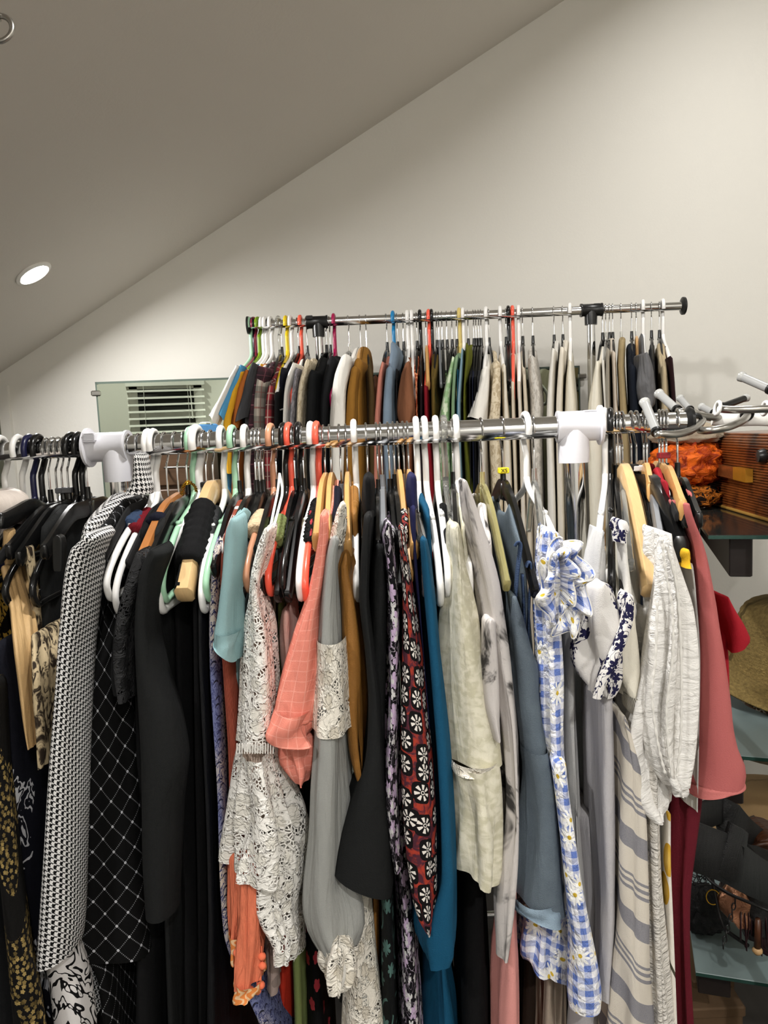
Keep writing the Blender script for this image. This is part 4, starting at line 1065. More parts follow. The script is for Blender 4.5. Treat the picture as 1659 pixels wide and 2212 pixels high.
garment('black_flared_blouse', 'blouse', 'black blouse with rolled collar and a wide flared sleeve end', [
    ('sleeve', K_BLACK2, [(1115, 788, 810), (1200, 782, 806), (1300, 779, 804), (1400, 790, 818), (1500, 795, 835), (1600, 790, 842), (1660, 780, 845), (1720, 757, 852), (1800, 730, 860), (1880, 710, 858), (1900, 706, 856)], .95, .1, D(folds=(2, .005), hem=(-.022, 0), n=56)),
    ('rolled_collar', K_BLACK, [(1036, 782, 808), (1060, 780, 812), (1100, 780, 812), (1118, 784, 812)], 1.0, .14, D(folds=(2, .002))),
    ('body', K_BLACK2, [(1130, 795, 815), (1500, 798, 822), (2212, 815, 850)], 1.04, .3, D(rise=.07, folds=(5, .004)))])
hanger('arm', 'black', 813, 'black hanger with ridged neck inside the black crepe blouse', tip=(818, 1190), neck=-.085)
garment('black_crepe_blouse', 'blouse', 'matte black crepe blouse left of the lilac floral dress', [
    ('sleeve', K_BLACK2, [(1180, 808, 832), (1210, 802, 837), (1280, 800, 838), (1400, 800, 838), (1600, 806, 836), (1900, 818, 850)], .975, .08, D(folds=(2, .003))),
    ('body', K_BLACK, [(1160, 812, 836), (1500, 815, 840), (2212, 830, 860)], 1.05, .3, D(rise=.06, folds=(4, .003)))])
garment('tropical_print_dress', 'dress', 'dark dress with faint green leaves at the bottom middle', [('body', K_DTROP, [(1900, 822, 848), (2050, 825, 855), (2212, 828, 860)], 1.0, .1, D(folds=(3, .003)))])
hanger('arm', 'grey', 822, 'gray plastic hanger inside the lilac floral dress', tip=(829, 1150))
hanger('arm', 'black', 838, 'black hanger with ridged neck right of the lilac floral dress', tip=(862, 1280), neck=-.085)
garment('lilac_floral_dress', 'dress', 'black dress printed with small lilac flowers', [
    ('sleeve', K_FLORAL, [(1130, 829, 844), (1160, 824, 849), (1200, 830, 853), (1300, 837, 862), (1400, 836, 862), (1500, 834, 861), (1600, 828, 859), (1700, 826, 859), (1800, 834, 862), (1865, 844, 868)], .95, .07, D(folds=(3, .003))),
    ('body', K_FLORAL, [(1150, 836, 856), (1500, 838, 866), (1850, 846, 884), (2000, 854, 900), (2212, 857, 916)], 1.0, .3, D(rise=.07, folds=(4, .004)))])
hanger('arm', 'black', 849, 'black hanger with small beads inside the rust medallion dress', tip=(868, 1190))
garment('medallion_dress', 'dress', 'rust red dress with black and white medallions', [
    ('sleeve', K_MEDAL, [(1142, 859, 872), (1200, 862, 880), (1260, 866, 888), (1350, 864, 901), (1450, 862, 913), (1550, 860, 923), (1650, 860, 935), (1750, 862, 942), (1850, 870, 943), (1930, 880, 943), (1975, 893, 942), (1994, 906, 940)], .945, .08, D(folds=(2, .004), hem=(-.008, 0), n=56)),
    ('body', K_MEDAL, [(1160, 866, 886), (1500, 870, 900), (1900, 885, 925)], 1.02, .3, D(rise=.07, folds=(4, .003)))])
hanger('arm', 'wood', 859, 'slim honey wooden hanger in front of the medallion dress', tip=(884, 1256), neck=-.056)
hanger('arm', 'wood', 880, 'honey wooden hanger under the navy folded knit', tip=(896, 1200), neck=-.056)
garment('navy_knit_top', 'top', 'navy knit top folded over a wooden hanger', [
    ('body', K_NAVY, [(1095, 884, 902), (1145, 885, 904), (1200, 887, 907), (1300, 895, 916), (1400, 904, 924), (1600, 914, 942), (1900, 925, 950)], .985, .32, D(rise=.04, folds=(3, .003))),
    ('folded_collar', K_NAVY, [(1030, 881, 900), (1045, 879, 903), (1085, 880, 903), (1098, 883, 902)], 1.0, .1, D(folds=(2, .001)))])
hanger('arm', 'clear', 870, 'clear plastic hanger inside the teal blue dress', tip=(908, 1180))
garment('teal_blue_dress', 'dress', 'long teal blue dress with a gathered sleeve end', [
    ('sleeve', K_TEALB, [(1165, 905, 922), (1200, 906, 930), (1300, 913, 943), (1400, 920, 952), (1500, 925, 963), (1600, 930, 972), (1750, 936, 981), (1880, 936, 986), (1960, 905, 989), (2000, 890, 990), (2040, 897, 985), (2062, 908, 970)], .96, .1, D(folds=(3, .005), n=56, ruf=[(1.0, .05, 12, .003)])),
    ('body', K_TEALB, [(1190, 914, 936), (1600, 930, 965), (2050, 922, 975), (2212, 916, 1000)], 1.04, .28, D(rise=.06, folds=(5, .006)))])
hanger('tube', 'white', 899, 'white plastic hanger right above the teal blue dress', tip=(920, 1290))
hanger('tube', 'white', 917, 'white plastic hanger with the long loop over the black jersey', tip=(953, 1310))
hanger('tube', 'white', 941, 'white plastic hanger inside the black jersey shirt', tip=(970, 1290))
garment('black_jersey_shirt', 'shirt', 'black jersey shirt left of the cream jacquard blouse', [('body', K_BLACK, [(1150, 954, 976), (1180, 948, 982), (1300, 944, 976), (1500, 948, 985), (1800, 960, 990)], 1.02, .3, D(rise=.04, folds=(4, .003)))])
hanger('tube', 'clear', 959, 'clear plastic hanger left of the cream jacquard blouse', tip=(990, 1290))
hanger('arm', 'black', 976, 'black hanger inside the cream jacquard blouse', tip=(986, 1175))
garment('cream_jacquard_blouse', 'blouse', 'cream jacquard blouse with a peplum and openwork seam', [
    ('sleeve', K_CREAM, [(1140, 972, 994), (1170, 970, 1001), (1210, 974, 1003), (1260, 968, 1018), (1330, 961, 1035), (1400, 958, 1044), (1500, 958, 1056), (1580, 966, 1074), (1648, 972, 1081)], .955, .11, D(folds=(3, .0065), n=60, hem=(-.002, 0))),
    ('openwork_seam', K_LACEI, [(1640, 971, 1082), (1652, 973, 1082), (1662, 975, 1082)], .952, .117, D(folds=(3, .004), cap=False, seed=300)),
    ('peplum', K_CREAM, [(1652, 974, 1081), (1720, 982, 1083), (1800, 985, 1083), (1880, 988, 1079), (1896, 989, 1075)], .95, .125, D(folds=(5, .008), n=64, cap=False, hem=(-.009, 0))),
    ('body', K_CREAM, [(1160, 990, 1012), (1500, 985, 1050), (1640, 985, 1070), (1850, 1000, 1068)], 1.0, .28, D(rise=.06, folds=(4, .004)))])
garment('black_trousers', 'trousers', 'black trousers showing below the cream blouse', [('body', K_BLACK, [(1500, 990, 1030), (1800, 988, 1050), (2000, 988, 1066), (2212, 990, 1070)], 1.04, .24, D(folds=(3, .004)))])
hanger('tube', 'white', 985, 'white plastic hanger right of the cream blouse shoulder', tip=(1016, 1290))
garment('tie_dye_sweatshirt', 'sweatshirt', 'pale gray sweatshirt with dark tie-dye blotches', [
    ('sleeve', K_DYE, [(1040, 995, 1008), (1075, 998, 1022), (1120, 1004, 1038), (1180, 1014, 1058), (1250, 1030, 1077), (1350, 1044, 1093), (1430, 1054, 1105), (1550, 1078, 1118), (1650, 1088, 1122), (1750, 1090, 1124), (1850, 1078, 1122), (1950, 1069, 1112), (2050, 1072, 1094)], .965, .08, D(folds=(3, .005), n=56)),
    ('folded_edge', K_DYE, [(1340, 1042, 1072), (1430, 1042, 1082), (1520, 1046, 1086), (1590, 1066, 1084)], .955, .05, D(folds=(2, .003))),
    ('body', K_DYE, [(1200, 1040, 1064), (1500, 1050, 1085), (1900, 1070, 1110)], 1.03, .28, D(rise=.1, folds=(4, .004)))])
hanger('arm', 'amber', 1039, 'yellowish clear plastic hanger with a thin black hook', tip=(1096, 1275), neck=-.08)
hanger('arm', 'black', 1084, 'black plastic hanger with a yellow XS size marker', tip=(1158, 1290), tag_=('yellow XS', 'f0d818', 'XS'), neck=-.075)
garment('pink_jersey_top', 'top', 'rose pink draped jersey low beside the denim dungarees', [('body', K_ROSE, [(1900, 1098, 1112), (1980, 1084, 1114), (2060, 1071, 1119), (2140, 1067, 1121), (2212, 1068, 1122)], .985, .1, D(folds=(4, .007)))])
t = garment('denim_dungarees', 'dungarees', 'washed denim dungarees with narrow straps and turned hem', [
    ('bib', K_DENIM, [(1285, 1098, 1112), (1330, 1095, 1128), (1390, 1097, 1142), (1440, 1099, 1160), (1500, 1106, 1164), (1590, 1122, 1180), (1630, 1125, 1186)], .975, .1, D(folds=(2, .004), n=56)),
    ('skirt', K_DENIM, [(1610, 1122, 1190), (1660, 1126, 1204), (1720, 1124, 1216), (1800, 1115, 1220), (1900, 1106, 1226), (1950, 1105, 1230)], .965, .14, D(folds=(3, .007), hem=(-.014, 0), cap=False, n=60)),
    ('hem_band', C('light_denim_edge', '8496a4', .9, .8, weave=.6), [(1938, 1104, 1231), (1952, 1104, 1232), (1972, 1104, 1236)], .955, .16, D(folds=(3, .008), hem=(-.018, 0), cap=False, n=60)),
    ('body', K_DENIM, [(1300, 1115, 1135), (1600, 1135, 1170), (1900, 1140, 1210)], 1.04, .26, D(rise=.05, folds=(4, .004)))])
for pts in ([(1112, 1180), (1118, 1172), (1124, 1180), (1118, 1230), (1112, 1300)], [(1136, 1225), (1141, 1215), (1147, 1225), (1143, 1300), (1140, 1400)], [(1128, 1240), (1131, 1300), (1133, 1400)]):
    pa = smooth_path([P(x, y, 1.01) for x, y in pts], 5); v, f = sweep(pa, [(.0055, .002)] * len(pa), 8); link('strap', v, f, K_DENIMD, t, uvs=simple_uv(v, f))
garment('brown_leather_bag', 'bag', 'dark brown leather bag hanging low behind the denim hem', [('body', K_BROWNL, [(1990, 1110, 1165), (2060, 1108, 1170), (2212, 1105, 1175)], 1.08, .12, D(folds=(3, .006)))])
garment('beige_pleated_skirt', 'skirt', 'beige pleated skirt with faint brown stripes at the bottom', [('body', K_PLEATB, [(1980, 1160, 1218), (2100, 1156, 1222), (2212, 1152, 1224)], 1.04, .14, D(folds=(12, .005), n=72))])
h7 = hanger('tube', 'white', 1135, 'white plastic hanger with the blue gingham ruffle on it', tip=(1226, 1296))
t = garment('gingham_ruffle_dress', 'dress', 'blue and white daisy gingham dress with a ruffled shoulder', [
    ('bodice', K_GING, [(1150, 1176, 1198), (1180, 1170, 1210), (1250, 1164, 1214), (1320, 1160, 1208), (1380, 1163, 1212), (1450, 1165, 1216), (1550, 1168, 1217), (1620, 1174, 1217), (1650, 1182, 1219)], .965, .09, D(folds=(6, .004), n=60)),
    ('sash', K_GING, [(1640, 1186, 1220), (1700, 1193, 1226), (1800, 1205, 1241), (1900, 1215, 1256), (2000, 1224, 1273), (2080, 1225, 1288), (2140, 1224, 1296), (2172, 1228, 1293)], .945, .05, D(folds=(2, .003), n=48)),
    ('skirt', K_GING, [(1960, 1130, 1226), (2010, 1122, 1232), (2060, 1118, 1236), (2090, 1125, 1236)], 1.0, .1, D(folds=(7, .006), hem=(-.02, 0), n=60))])
def frill(cx, cy, rx, ry, Y, wid, waves, amp, a0, a1, mat, par, name, seed=0, tilt=0.0):
    """gathered frill round an armhole: ribbon whose free edge ripples"""
    rng = np.random.RandomState(seed); n = waves * 10; m = 7; c = np.array(P(cx, cy, Y)); k = Y / F_PX; vs = []; uvs_ = []
    ph = rng.uniform(0, 6.28, 3); L = 0
    for i in range(n + 1):
        a = a0 + (a1 - a0) * i / n; w = math.sin(waves * 2 * math.pi * i / n + ph[0]) + .4 * math.sin(waves * 1.37 * 2 * math.pi * i / n + ph[1])
        w2 = math.cos(waves * 2 * math.pi * i / n + ph[0] + .7)
        d = np.array([math.cos(a), 0, math.sin(a)]); o = c + np.array([rx * k * d[0] + tilt * k * d[2], 0, ry * k * d[2]])
        for j in range(m + 1):
            s_ = j / m; q = o + d * wid * s_ * (.75 + .18 * w2) + np.array([0, -.022 * math.sin(s_ * 2.2) + amp * w * s_ ** .8, 0]) + np.array([d[2], 0, -d[0]]) * amp * .7 * w2 * s_
            vs.append(q)
    fs = [(i * (m + 1) + j, i * (m + 1) + j + 1, (i + 1) * (m + 1) + j + 1, (i + 1) * (m + 1) + j) for i in range(n) for j in range(m)]
    N_ = len(vs); vs2 = [v + np.array([0, .0012, 0]) for v in vs]
    uv = [((i // (m + 1)) * .34 / n, (i % (m + 1)) * wid / m) for q in fs for i in q]
    link(name, vs + vs2, fs + [tuple(i + N_ for i in q)[::-1] for q in fs], mat, par, uvs=uv + uv)
    v, f = sweep([vs[i * (m + 1) + m] for i in range(n + 1)], .0011, 6); link(name + '_edge', v, f, K_WHITE, par)
frill(1212, 1264, 16, 66, .93, .03, 8, .007, -2.2, 3.9, K_GING, t, 'ruffle', 3)
frill(1206, 1250, 5, 44, .915, .02, 5, .005, -1.6, 3.2, K_GING, t, 'ruffle', 8)
piece('cap_sleeve', K_GING, [(1150, 1178, 1200), (1180, 1172, 1222), (1230, 1170, 1236), (1300, 1172, 1236), (1345, 1186, 1228)], .94, .07, t, folds=(5, .005), seed=9)
hanger('arm', 'clear', 1152, 'clear plastic hanger behind the right post', tip=(1180, 1230))
garment('sheer_white_shirt', 'shirt', 'pale grey sheer shirt hanging behind the right chrome post', [('body', K_SHEER, [(1280, 1216, 1240), (1400, 1214, 1244), (1560, 1216, 1248), (1800, 1220, 1256), (2100, 1240, 1275)], 1.02, .1, D(folds=(3, .004)))])

# ---- right group, right of the second T-connector
hanger('tube', 'white', 1306, 'white plastic hanger next to the right white connector', tip=(1288, 1312), tw=0)
hanger('tube', 'black', 1318, 'glossy black plastic hanger right of the white connector', tip=(1322, 1292))
garment('white_cap_blouse', 'blouse', 'sheer white blouse with scroll print on the white hanger by the post', [
    ('sleeve', K_SHEER, [(1145, 1284, 1298), (1180, 1272, 1303), (1240, 1262, 1304), (1300, 1254, 1305), (1400, 1247, 1300)], .97, .07, D(folds=(3, .004))),
    ('printed_front', K_EMB, [(1270, 1262, 1322), (1320, 1252, 1336), (1380, 1247, 1342), (1430, 1247, 1340), (1470, 1262, 1338), (1496, 1284, 1322)], .945, .09, D(folds=(4, .008), n=56)),
    ('body', K_SHEER, [(1300, 1268, 1320), (1450, 1268, 1330), (1700, 1274, 1326), (1900, 1280, 1318), (2130, 1288, 1320)], 1.02, .2, D(folds=(6, .007)))])
hanger('arm', 'black', 1331, 'black hanger with ridged neck right of the black tube hanger', tip=(1347, 1290))
garment('scroll_print_blouse', 'blouse', 'white blouse with navy floral scrolls and a knotted sleeve strap', [
    ('sleeve', K_WHITE, [(1150, 1334, 1350), (1200, 1337, 1354), (1280, 1343, 1360), (1310, 1342, 1362)], .96, .03, D(folds=(2, .001))),
    ('knot', K_EMB, [(1128, 1326, 1348), (1145, 1323, 1352), (1168, 1325, 1352)], .95, .05, D(folds=(4, .003))),
    ('printed_band', K_EMB, [(1285, 1340, 1362), (1340, 1330, 1362), (1400, 1305, 1340), (1460, 1282, 1310), (1500, 1275, 1296)], .93, .04, D(folds=(3, .003))),
    ('body', K_EMB, [(1420, 1292, 1330), (1500, 1290, 1330), (1600, 1296, 1334), (1720, 1300, 1334)], 1.0, .12, D(folds=(5, .005)))])
hanger('arm', 'clear', 1338, 'clear plastic hanger behind the natural wooden hanger', tip=(1362, 1230))
hanger('arm', 'lightwood', 1344, 'large natural wooden hanger with trouser bar at right', tip=(1408, 1288), neck=-.062)
garment('fleece_sweatshirt', 'sweatshirt', 'off-white fleece sweatshirt with a ribbed cuff below the wooden hanger', [
    ('sleeve', K_OFFW, [(1300, 1344, 1366), (1350, 1318, 1370), (1390, 1311, 1374), (1440, 1320, 1379), (1490, 1342, 1385), (1500, 1346, 1386)], .955, .06, D(folds=(2, .003))),
    ('cuff', C('off_white_rib', 'ece6d6', .9, .2, rib=1800), [(1494, 1346, 1387), (1505, 1349, 1388), (1528, 1352, 1390), (1534, 1355, 1388)], .95, .06, D(folds=(2, .001), cap=False)),
    ('body', K_OFFW, [(1310, 1352, 1384), (1500, 1352, 1390), (1700, 1355, 1392)], 1.03, .24, D(rise=.05, folds=(3, .003)))])
hanger('arm', 'black', 1363, 'black hanger with a white band behind the wooden hanger', tip=(1430, 1285), tag_=('black', '161616'))
hanger('arm', 'black', 1374, 'large black coat hanger with broad curved arm and white size band', tip=(1473, 1196), neck=-.08, fat=2.0, bow=.2, tag_=('white', 'dcdcdc'))
hanger('arm', 'wood', 1390, 'slim wooden hanger behind the large black coat hanger', tip=(1408, 1070), sc=.5, neck=-.062)
garment('red_blouse', 'blouse', 'dark red blouse between the wooden hangers at right', [('body', K_RED, [(1130, 1428, 1446), (1200, 1440, 1466), (1300, 1450, 1480), (1500, 1470, 1500)], 1.02, .3, D(rise=.12, folds=(3, .003)))])
hanger('arm', 'grey', 1397, 'gray hanger inside the ruched white blouse', tip=(1428, 1180))
t = garment('ruched_white_blouse', 'blouse', 'white blouse with shirred balloon sleeves at right', [
    ('sleeve', K_RUCHE, [(1152, 1424, 1440), (1185, 1419, 1452), (1230, 1416, 1468), (1300, 1410, 1492), (1360, 1404, 1500), (1430, 1398, 1504), (1510, 1392, 1503), (1590, 1388, 1498), (1650, 1405, 1488), (1690, 1436, 1474)], .925, .1, D(folds=(5, .008), n=80, ruf=[(.5, .6, 9, .003), (1.0, .05, 12, .003)])),
    ('sleeve', K_RUCHE, [(1330, 1396, 1420), (1430, 1382, 1412), (1530, 1362, 1410), (1600, 1342, 1420), (1660, 1337, 1440), (1710, 1352, 1450), (1745, 1382, 1446), (1758, 1402, 1432)], .945, .09, D(folds=(5, .007), n=72, ruf=[(.5, .6, 9, .003), (1.0, .05, 12, .003)])),
    ('cuff', K_RUCHE, [(1676, 1430, 1482), (1690, 1434, 1476), (1702, 1440, 1470)], .94, .06, D(folds=(12, .003), cap=False)),
    ('body', K_RUCHE, [(1250, 1420, 1460), (1400, 1415, 1470), (1600, 1410, 1460)], 1.02, .2, D(rise=.04, folds=(5, .005)))])
for pts in ([(1430, 1165), (1437, 1230), (1452, 1320), (1452, 1420), (1440, 1520), (1442, 1600), (1452, 1680)], [(1440, 1180), (1462, 1270), (1470, 1380), (1472, 1500), (1470, 1600), (1462, 1675)], [(1420, 1300), (1416, 1420), (1408, 1500), (1420, 1600), (1436, 1670)]):
    pa = smooth_path([P(x, y, .921) for x, y in pts], 12); k = np.arange(len(pa)); rr = .0016 + .0007 * np.sin(k * 1.9)
    v, f = sweep(pa, rr, 7); link('shirring_cord', v, f, K_WHITE, t)
hanger('arm', 'velvet', 1424, 'black flocked hanger inside the dusty pink dress', tip=(1462, 1120))
hanger('arm', 'wood', 1431, 'slim wooden hanger with a red band beside the orange scarf', tip=(1476, 1110), neck=-.062, tag_=('red', '8c1a22'))
hanger('arm', 'black', 1439, 'thin black hanger behind the slim wooden hanger', tip=(1482, 1130))
garment('yellow_trim_shirt', 'shirt', 'white shirt with a yellow shoulder patch below the black coat hanger', [
    ('shoulder_patch', C('yellow_cotton', 'dcae2a', .85), [(1188, 1464, 1482), (1200, 1463, 1487), (1222, 1468, 1489)], .955, .05, D(folds=(2, .002))),
    ('body', K_WHITE, [(1218, 1468, 1490), (1260, 1474, 1494), (1400, 1484, 1502), (1600, 1484, 1500), (1735, 1480, 1500)], .965, .2, D(folds=(3, .004)))])
garment('dusty_pink_dress', 'dress', 'dusty pink dress with a smooth flared sleeve at the right end', [
    ('sleeve', K_PINK, [(1088, 1464, 1477), (1120, 1468, 1494), (1150, 1480, 1508), (1200, 1491, 1526), (1300, 1500, 1548), (1400, 1503, 1562), (1500, 1502, 1574), (1560, 1500, 1579), (1610, 1498, 1590), (1650, 1494, 1607), (1680, 1486, 1611), (1694, 1482, 1608)], .955, .09, D(folds=(2, .004), hem=(.012, 0), n=60)),
    ('hem_fold', C('dusty_pink_edge', 'be6d69', .7, .2), [(1686, 1483, 1610), (1694, 1481, 1609), (1699, 1481, 1607)], .952, .096, D(folds=(2, .004), hem=(.012, 0), cap=False, n=60)),
    ('body', K_PINK, [(1130, 1478, 1496), (1300, 1500, 1520), (1500, 1505, 1530), (1690, 1505, 1535)], 1.02, .28, D(rise=.06, folds=(3, .003)))])
hanger('arm', 'black', 1463, 'last black hanger at the right end of the front rail', tip=(1510, 1130))
garment('red_tee', 't-shirt', 'red t-shirt with a pointed sleeve behind the dusty pink dress', [
    ('sleeve', K_RED, [(1285, 1548, 1560), (1320, 1550, 1578), (1360, 1556, 1602), (1378, 1562, 1610), (1392, 1564, 1600)], 1.05, .06, D(folds=(2, .003), hem=(.008, 0))),
    ('body', K_RED, [(1296, 1536, 1552), (1400, 1540, 1562), (1600, 1540, 1562)], 1.08, .2, D(folds=(3, .003)))])
garment('maroon_skirt', 'skirt', 'long maroon pleated skirt at the lower right', [('body', K_MAROON, [(1640, 1478, 1512), (1720, 1446, 1514), (1900, 1434, 1490), (2050, 1440, 1488), (2212, 1446, 1496)], 1.0, .14, D(folds=(8, .006), n=64))])
garment('lemon_print_dress', 'dress', 'white dress printed with yellow lemons at the lower right', [('body', K_LEMON, [(1740, 1424, 1437), (1850, 1422, 1439), (2000, 1430, 1446), (2212, 1440, 1452)], .975, .12, D(folds=(3, .003)))])
garment('crinkle_dress', 'dress', 'white crinkled cotton dress left of the lemon print', [('body', C('crinkled_white', 'd5d0c8', .9, 1.0, wx=60, wy=160), [(1640, 1380, 1424), (1760, 1386, 1424), (1900, 1388, 1428), (2050, 1388, 1440), (2212, 1390, 1452)], .95, .1, D(folds=(5, .006), n=60))])
garment('striped_linen_dress', 'dress', 'cream linen dress with slanting gray-blue stripes at the lower right', [
    ('body', K_STRIPE, [(1540, 1326, 1346), (1640, 1326, 1380), (1750, 1322, 1394), (1850, 1320, 1396), (1980, 1322, 1398), (2100, 1318, 1400), (2212, 1312, 1404)], .94, .1, D(folds=(3, .008), n=60))])
garment('grey_crepe_dress', 'dress', 'long pale gray crepe dress right of the chrome post', [('body', K_LAV, [(1500, 1278, 1316), (1700, 1280, 1320), (1900, 1286, 1322), (2000, 1288, 1324), (2138, 1290, 1318)], .965, .1, D(folds=(3, .006), n=56))])
garment('grey_slit_dress', 'dress', 'pale gray dress behind the gingham sash at the bottom', [('body', K_LAV, [(1760, 1240, 1290), (1950, 1252, 1296), (2130, 1240, 1310), (2212, 1230, 1316)], 1.02, .12, D(folds=(4, .005)))])

# ---------------------------------------------------------------- rear rack
YB_T = 1.95
SH = {}
def bcloth(col, rough=.85, **k):
    n = 'cloth_' + str(col)
    return C(n, col, rough, .6, **k) if n not in MATS else MATS[n]
K_SW = C('soft_white', 'e3dfd6', .85, .7); K_CR = C('soft_cream', 'e0d8c8', .85, .7); K_SATC = C('cream_satin', 'e2dccb', .55, .7, spec=.35)
K_CLACE = C('cream_eyelet_lace', None, .85, .6, pattern=eyelet('d3c6ac', 'b09f82'))
K_PLM = C('maroon_plaid', None, .85, .5, pattern=plaid('4a2830', '2a2226', '8a5560', .05))
K_PLG = C('cream_grey_plaid', None, .85, .5, pattern=plaid('bdb4a6', '55554f', '8a4a44', .075))
K_PLR = C('red_plaid', None, .85, .5, pattern=plaid('8a2f34', '2e2b2c', 'b5a598', .06))
K_GKN = C('grey_knit', None, .95, .8, pattern=eyelet('6f6d72', '9a979c'))
K_CORD = C('olive_cord', '858a2c', .9, .4, rib=1500)
K_GRF = C('sage_leaf_print', None, .85, .5, pattern=greenfloral); K_RUST = C('rust_flower_print', None, .85, .5, pattern=rustprint)
K_SLACE = C('silver_lace', None, .7, .6, pattern=eyelet('cbc6bd', 'a9a39a'))
K_DNB = C('light_denim', None, .9, .6, weave=.6, pattern=lambda b, u, v: b.mix(b.noise(b.xyz(u * 22, v * 16), 1.0, 4.0, .6), '8494a3', '5c6c7c'))
K_GSAT = C('grey_satin', '5a5a5c', .38, .9, spec=.5)
def rear(hx, kind, col, hl, g=None, drop=None, tw=0.0, **hk):
    """one hanger on the rear rack and what hangs on it: (name, category, label, material, rows, options)"""
    dz = drop or (.245 if kind == 'tube' else .205)
    base = on_rail(hx, False); ty = pix((base.x, base.y - .2, ZB - dz))[1]
    tx = hk.pop('tx', None) or (float(np.interp(ty, [r[0] for r in g[4]], [(r[1] + r[2]) / 2 for r in g[4]])) if g is not None else hx + (6 if hx > 830 else -4))
    o = hanger(kind, col, hx, hl, (tx, ty), False, **hk)
    if g is None: return
    name, cat, lab, mat, rows = g[:5]; kw = dict(g[5]) if len(g) > 5 else {}
    sleeve = kw.pop('sleeve', None); y0 = kw.pop('Y', YB_T); bodyx = kw.pop('bx', 0)
    pcs = []
    if sleeve is not None:
        pcs.append(('sleeve', mat, sleeve, y0 - .06, kw.pop('sT', .07), D(folds=(3, .003), hem=kw.pop('shem', (0, 0)), n=36)))
    opt = D(rise=.06, folds=kw.pop('folds', (5, .0028)), n=40, dz=.02, sq=3.2); opt.update(kw)
    pcs.append(('body', mat, rows, y0 - .03, .39, opt))
    garment(name, cat, lab, pcs, 'clothes on the rear rack')
W = lambda a, b, *r: [(a[0], a[1], a[2])] + list(r) + [b]
BODY = 1420
rear(540, 'tube', 'mint', 'mint green hanger at the left end of the rear rail, holding a white tee',
     ('white_tee', 't-shirt', 'white t-shirt at the left end of the rear rack', K_SW, [(800, 512, 530), (850, 500, 516), (905, 492, 506), (1100, 470, 492), (1250, 466, 490)], D(sleeve=[(796, 508, 524), (820, 494, 512), (850, 478, 504), (885, 460, 486), (908, 452, 472)], shem=(-.012, 0))), tw=.32)
rear(547, 'tube', 'black', 'black plastic hanger behind the mint one on the rear rail', None, tw=.3)
rear(549, 'tube', 'maroon', 'maroon plastic hanger holding the sky blue tee',
     ('sky_blue_tee', 't-shirt', 'sky blue t-shirt beside the white tee on the rear rack', bcloth('4f93bd'), [(805, 520, 534), (900, 500, 512), (1150, 486, 500)], D(sleeve=[(795, 517, 532), (820, 506, 526), (850, 492, 516), (885, 476, 502), (902, 474, 494)], shem=(-.012, 0))), tw=.28)
rear(558, 'tube', 'lime', 'lime green plastic hanger holding the yellow tee',
     ('yellow_tee', 't-shirt', 'yellow t-shirt between the sky blue and orange tees', bcloth('dba52a'), [(820, 520, 534), (900, 496, 510), (960, 488, 502), (1026, 488, 502)], D(sleeve=[(806, 516, 532), (840, 500, 522), (880, 492, 510), (915, 484, 504), (1000, 487, 503), (1022, 492, 503)])), tw=.24)
rear(567, 'tube', 'white', 'white plastic hanger holding the orange tee',
     ('orange_tee', 't-shirt', 'burnt orange t-shirt right of the yellow tee', bcloth('a8602a'), [(815, 530, 545), (900, 508, 524), (1100, 500, 516)], D(sleeve=[(806, 528, 546), (840, 512, 534), (880, 503, 524), (925, 500, 516)])), tw=.2)
rear(573, 'tube', 'white', 'second white hanger from the left end, holding the charcoal tee',
     ('charcoal_tee', 't-shirt', 'charcoal t-shirt with its sleeve over the front rail', bcloth('3c3c3e'), [(800, 545, 560), (900, 528, 546), (1100, 525, 545)], D(sleeve=[(790, 543, 558), (825, 528, 554), (860, 518, 546), (895, 508, 540), (908, 506, 538)], shem=(.008, 0))), tw=.16)
rear(585, 'tube', 'white', 'third white hanger from the left end, holding the maroon plaid shirt',
     ('maroon_plaid_shirt', 'shirt', 'maroon plaid shirt right of the charcoal tee', K_PLM, [(800, 552, 578), (850, 540, 566), (950, 530, 556), (1100, 532, 558), (BODY, 540, 570)]), tw=.12)
rear(602, 'tube', 'clear', 'clear plastic hanger holding the cream and gray plaid shirt',
     ('cream_plaid_shirt', 'shirt', 'cream and gray plaid shirt on the rear rack', K_PLG, [(824, 556, 572), (850, 551, 570), (900, 549, 568), (1000, 551, 572), (BODY, 560, 590)]), tw=.1)
rear(606, 'arm', 'black', 'black hanger with chrome hook holding the red plaid shirt',
     ('red_plaid_shirt', 'shirt', 'red plaid shirt left of the black vest', K_PLR, [(840, 580, 594), (870, 573, 592), (950, 570, 590), (1060, 572, 592), (BODY, 580, 606)]), tw=.08)
rear(618, 'tube', 'yellow', 'yellow plastic hanger on the rear rail near its left connector',
     ('white_strap_vest', 'vest', 'black vest with white strap on the yellow hanger', bcloth('161617'), [(862, 592, 606), (900, 590, 606), (1100, 590, 606), (BODY, 596, 614)]), tw=.16)
rear(628, 'tube', 'white', 'white plastic hanger with a visible loop left of the cream knit',
     ('navy_collar_polo', 'shirt', 'black shirt with navy collar left of the cream knit', bcloth('12131d'), [(800, 606, 622), (860, 600, 616), (1000, 596, 612), (BODY, 600, 620)], D(Y=2.0)), tx=598)
rear(642, 'arm', 'black', 'black hanger with chrome hook holding the cream knit',
     ('cream_knit', 'sweater', 'smooth cream knit sweater left of the gray lace knit', K_SW, [(790, 628, 646), (815, 616, 640), (850, 611, 628), (920, 608, 624), (1050, 606, 624), (BODY, 610, 632)]), tw=.1)
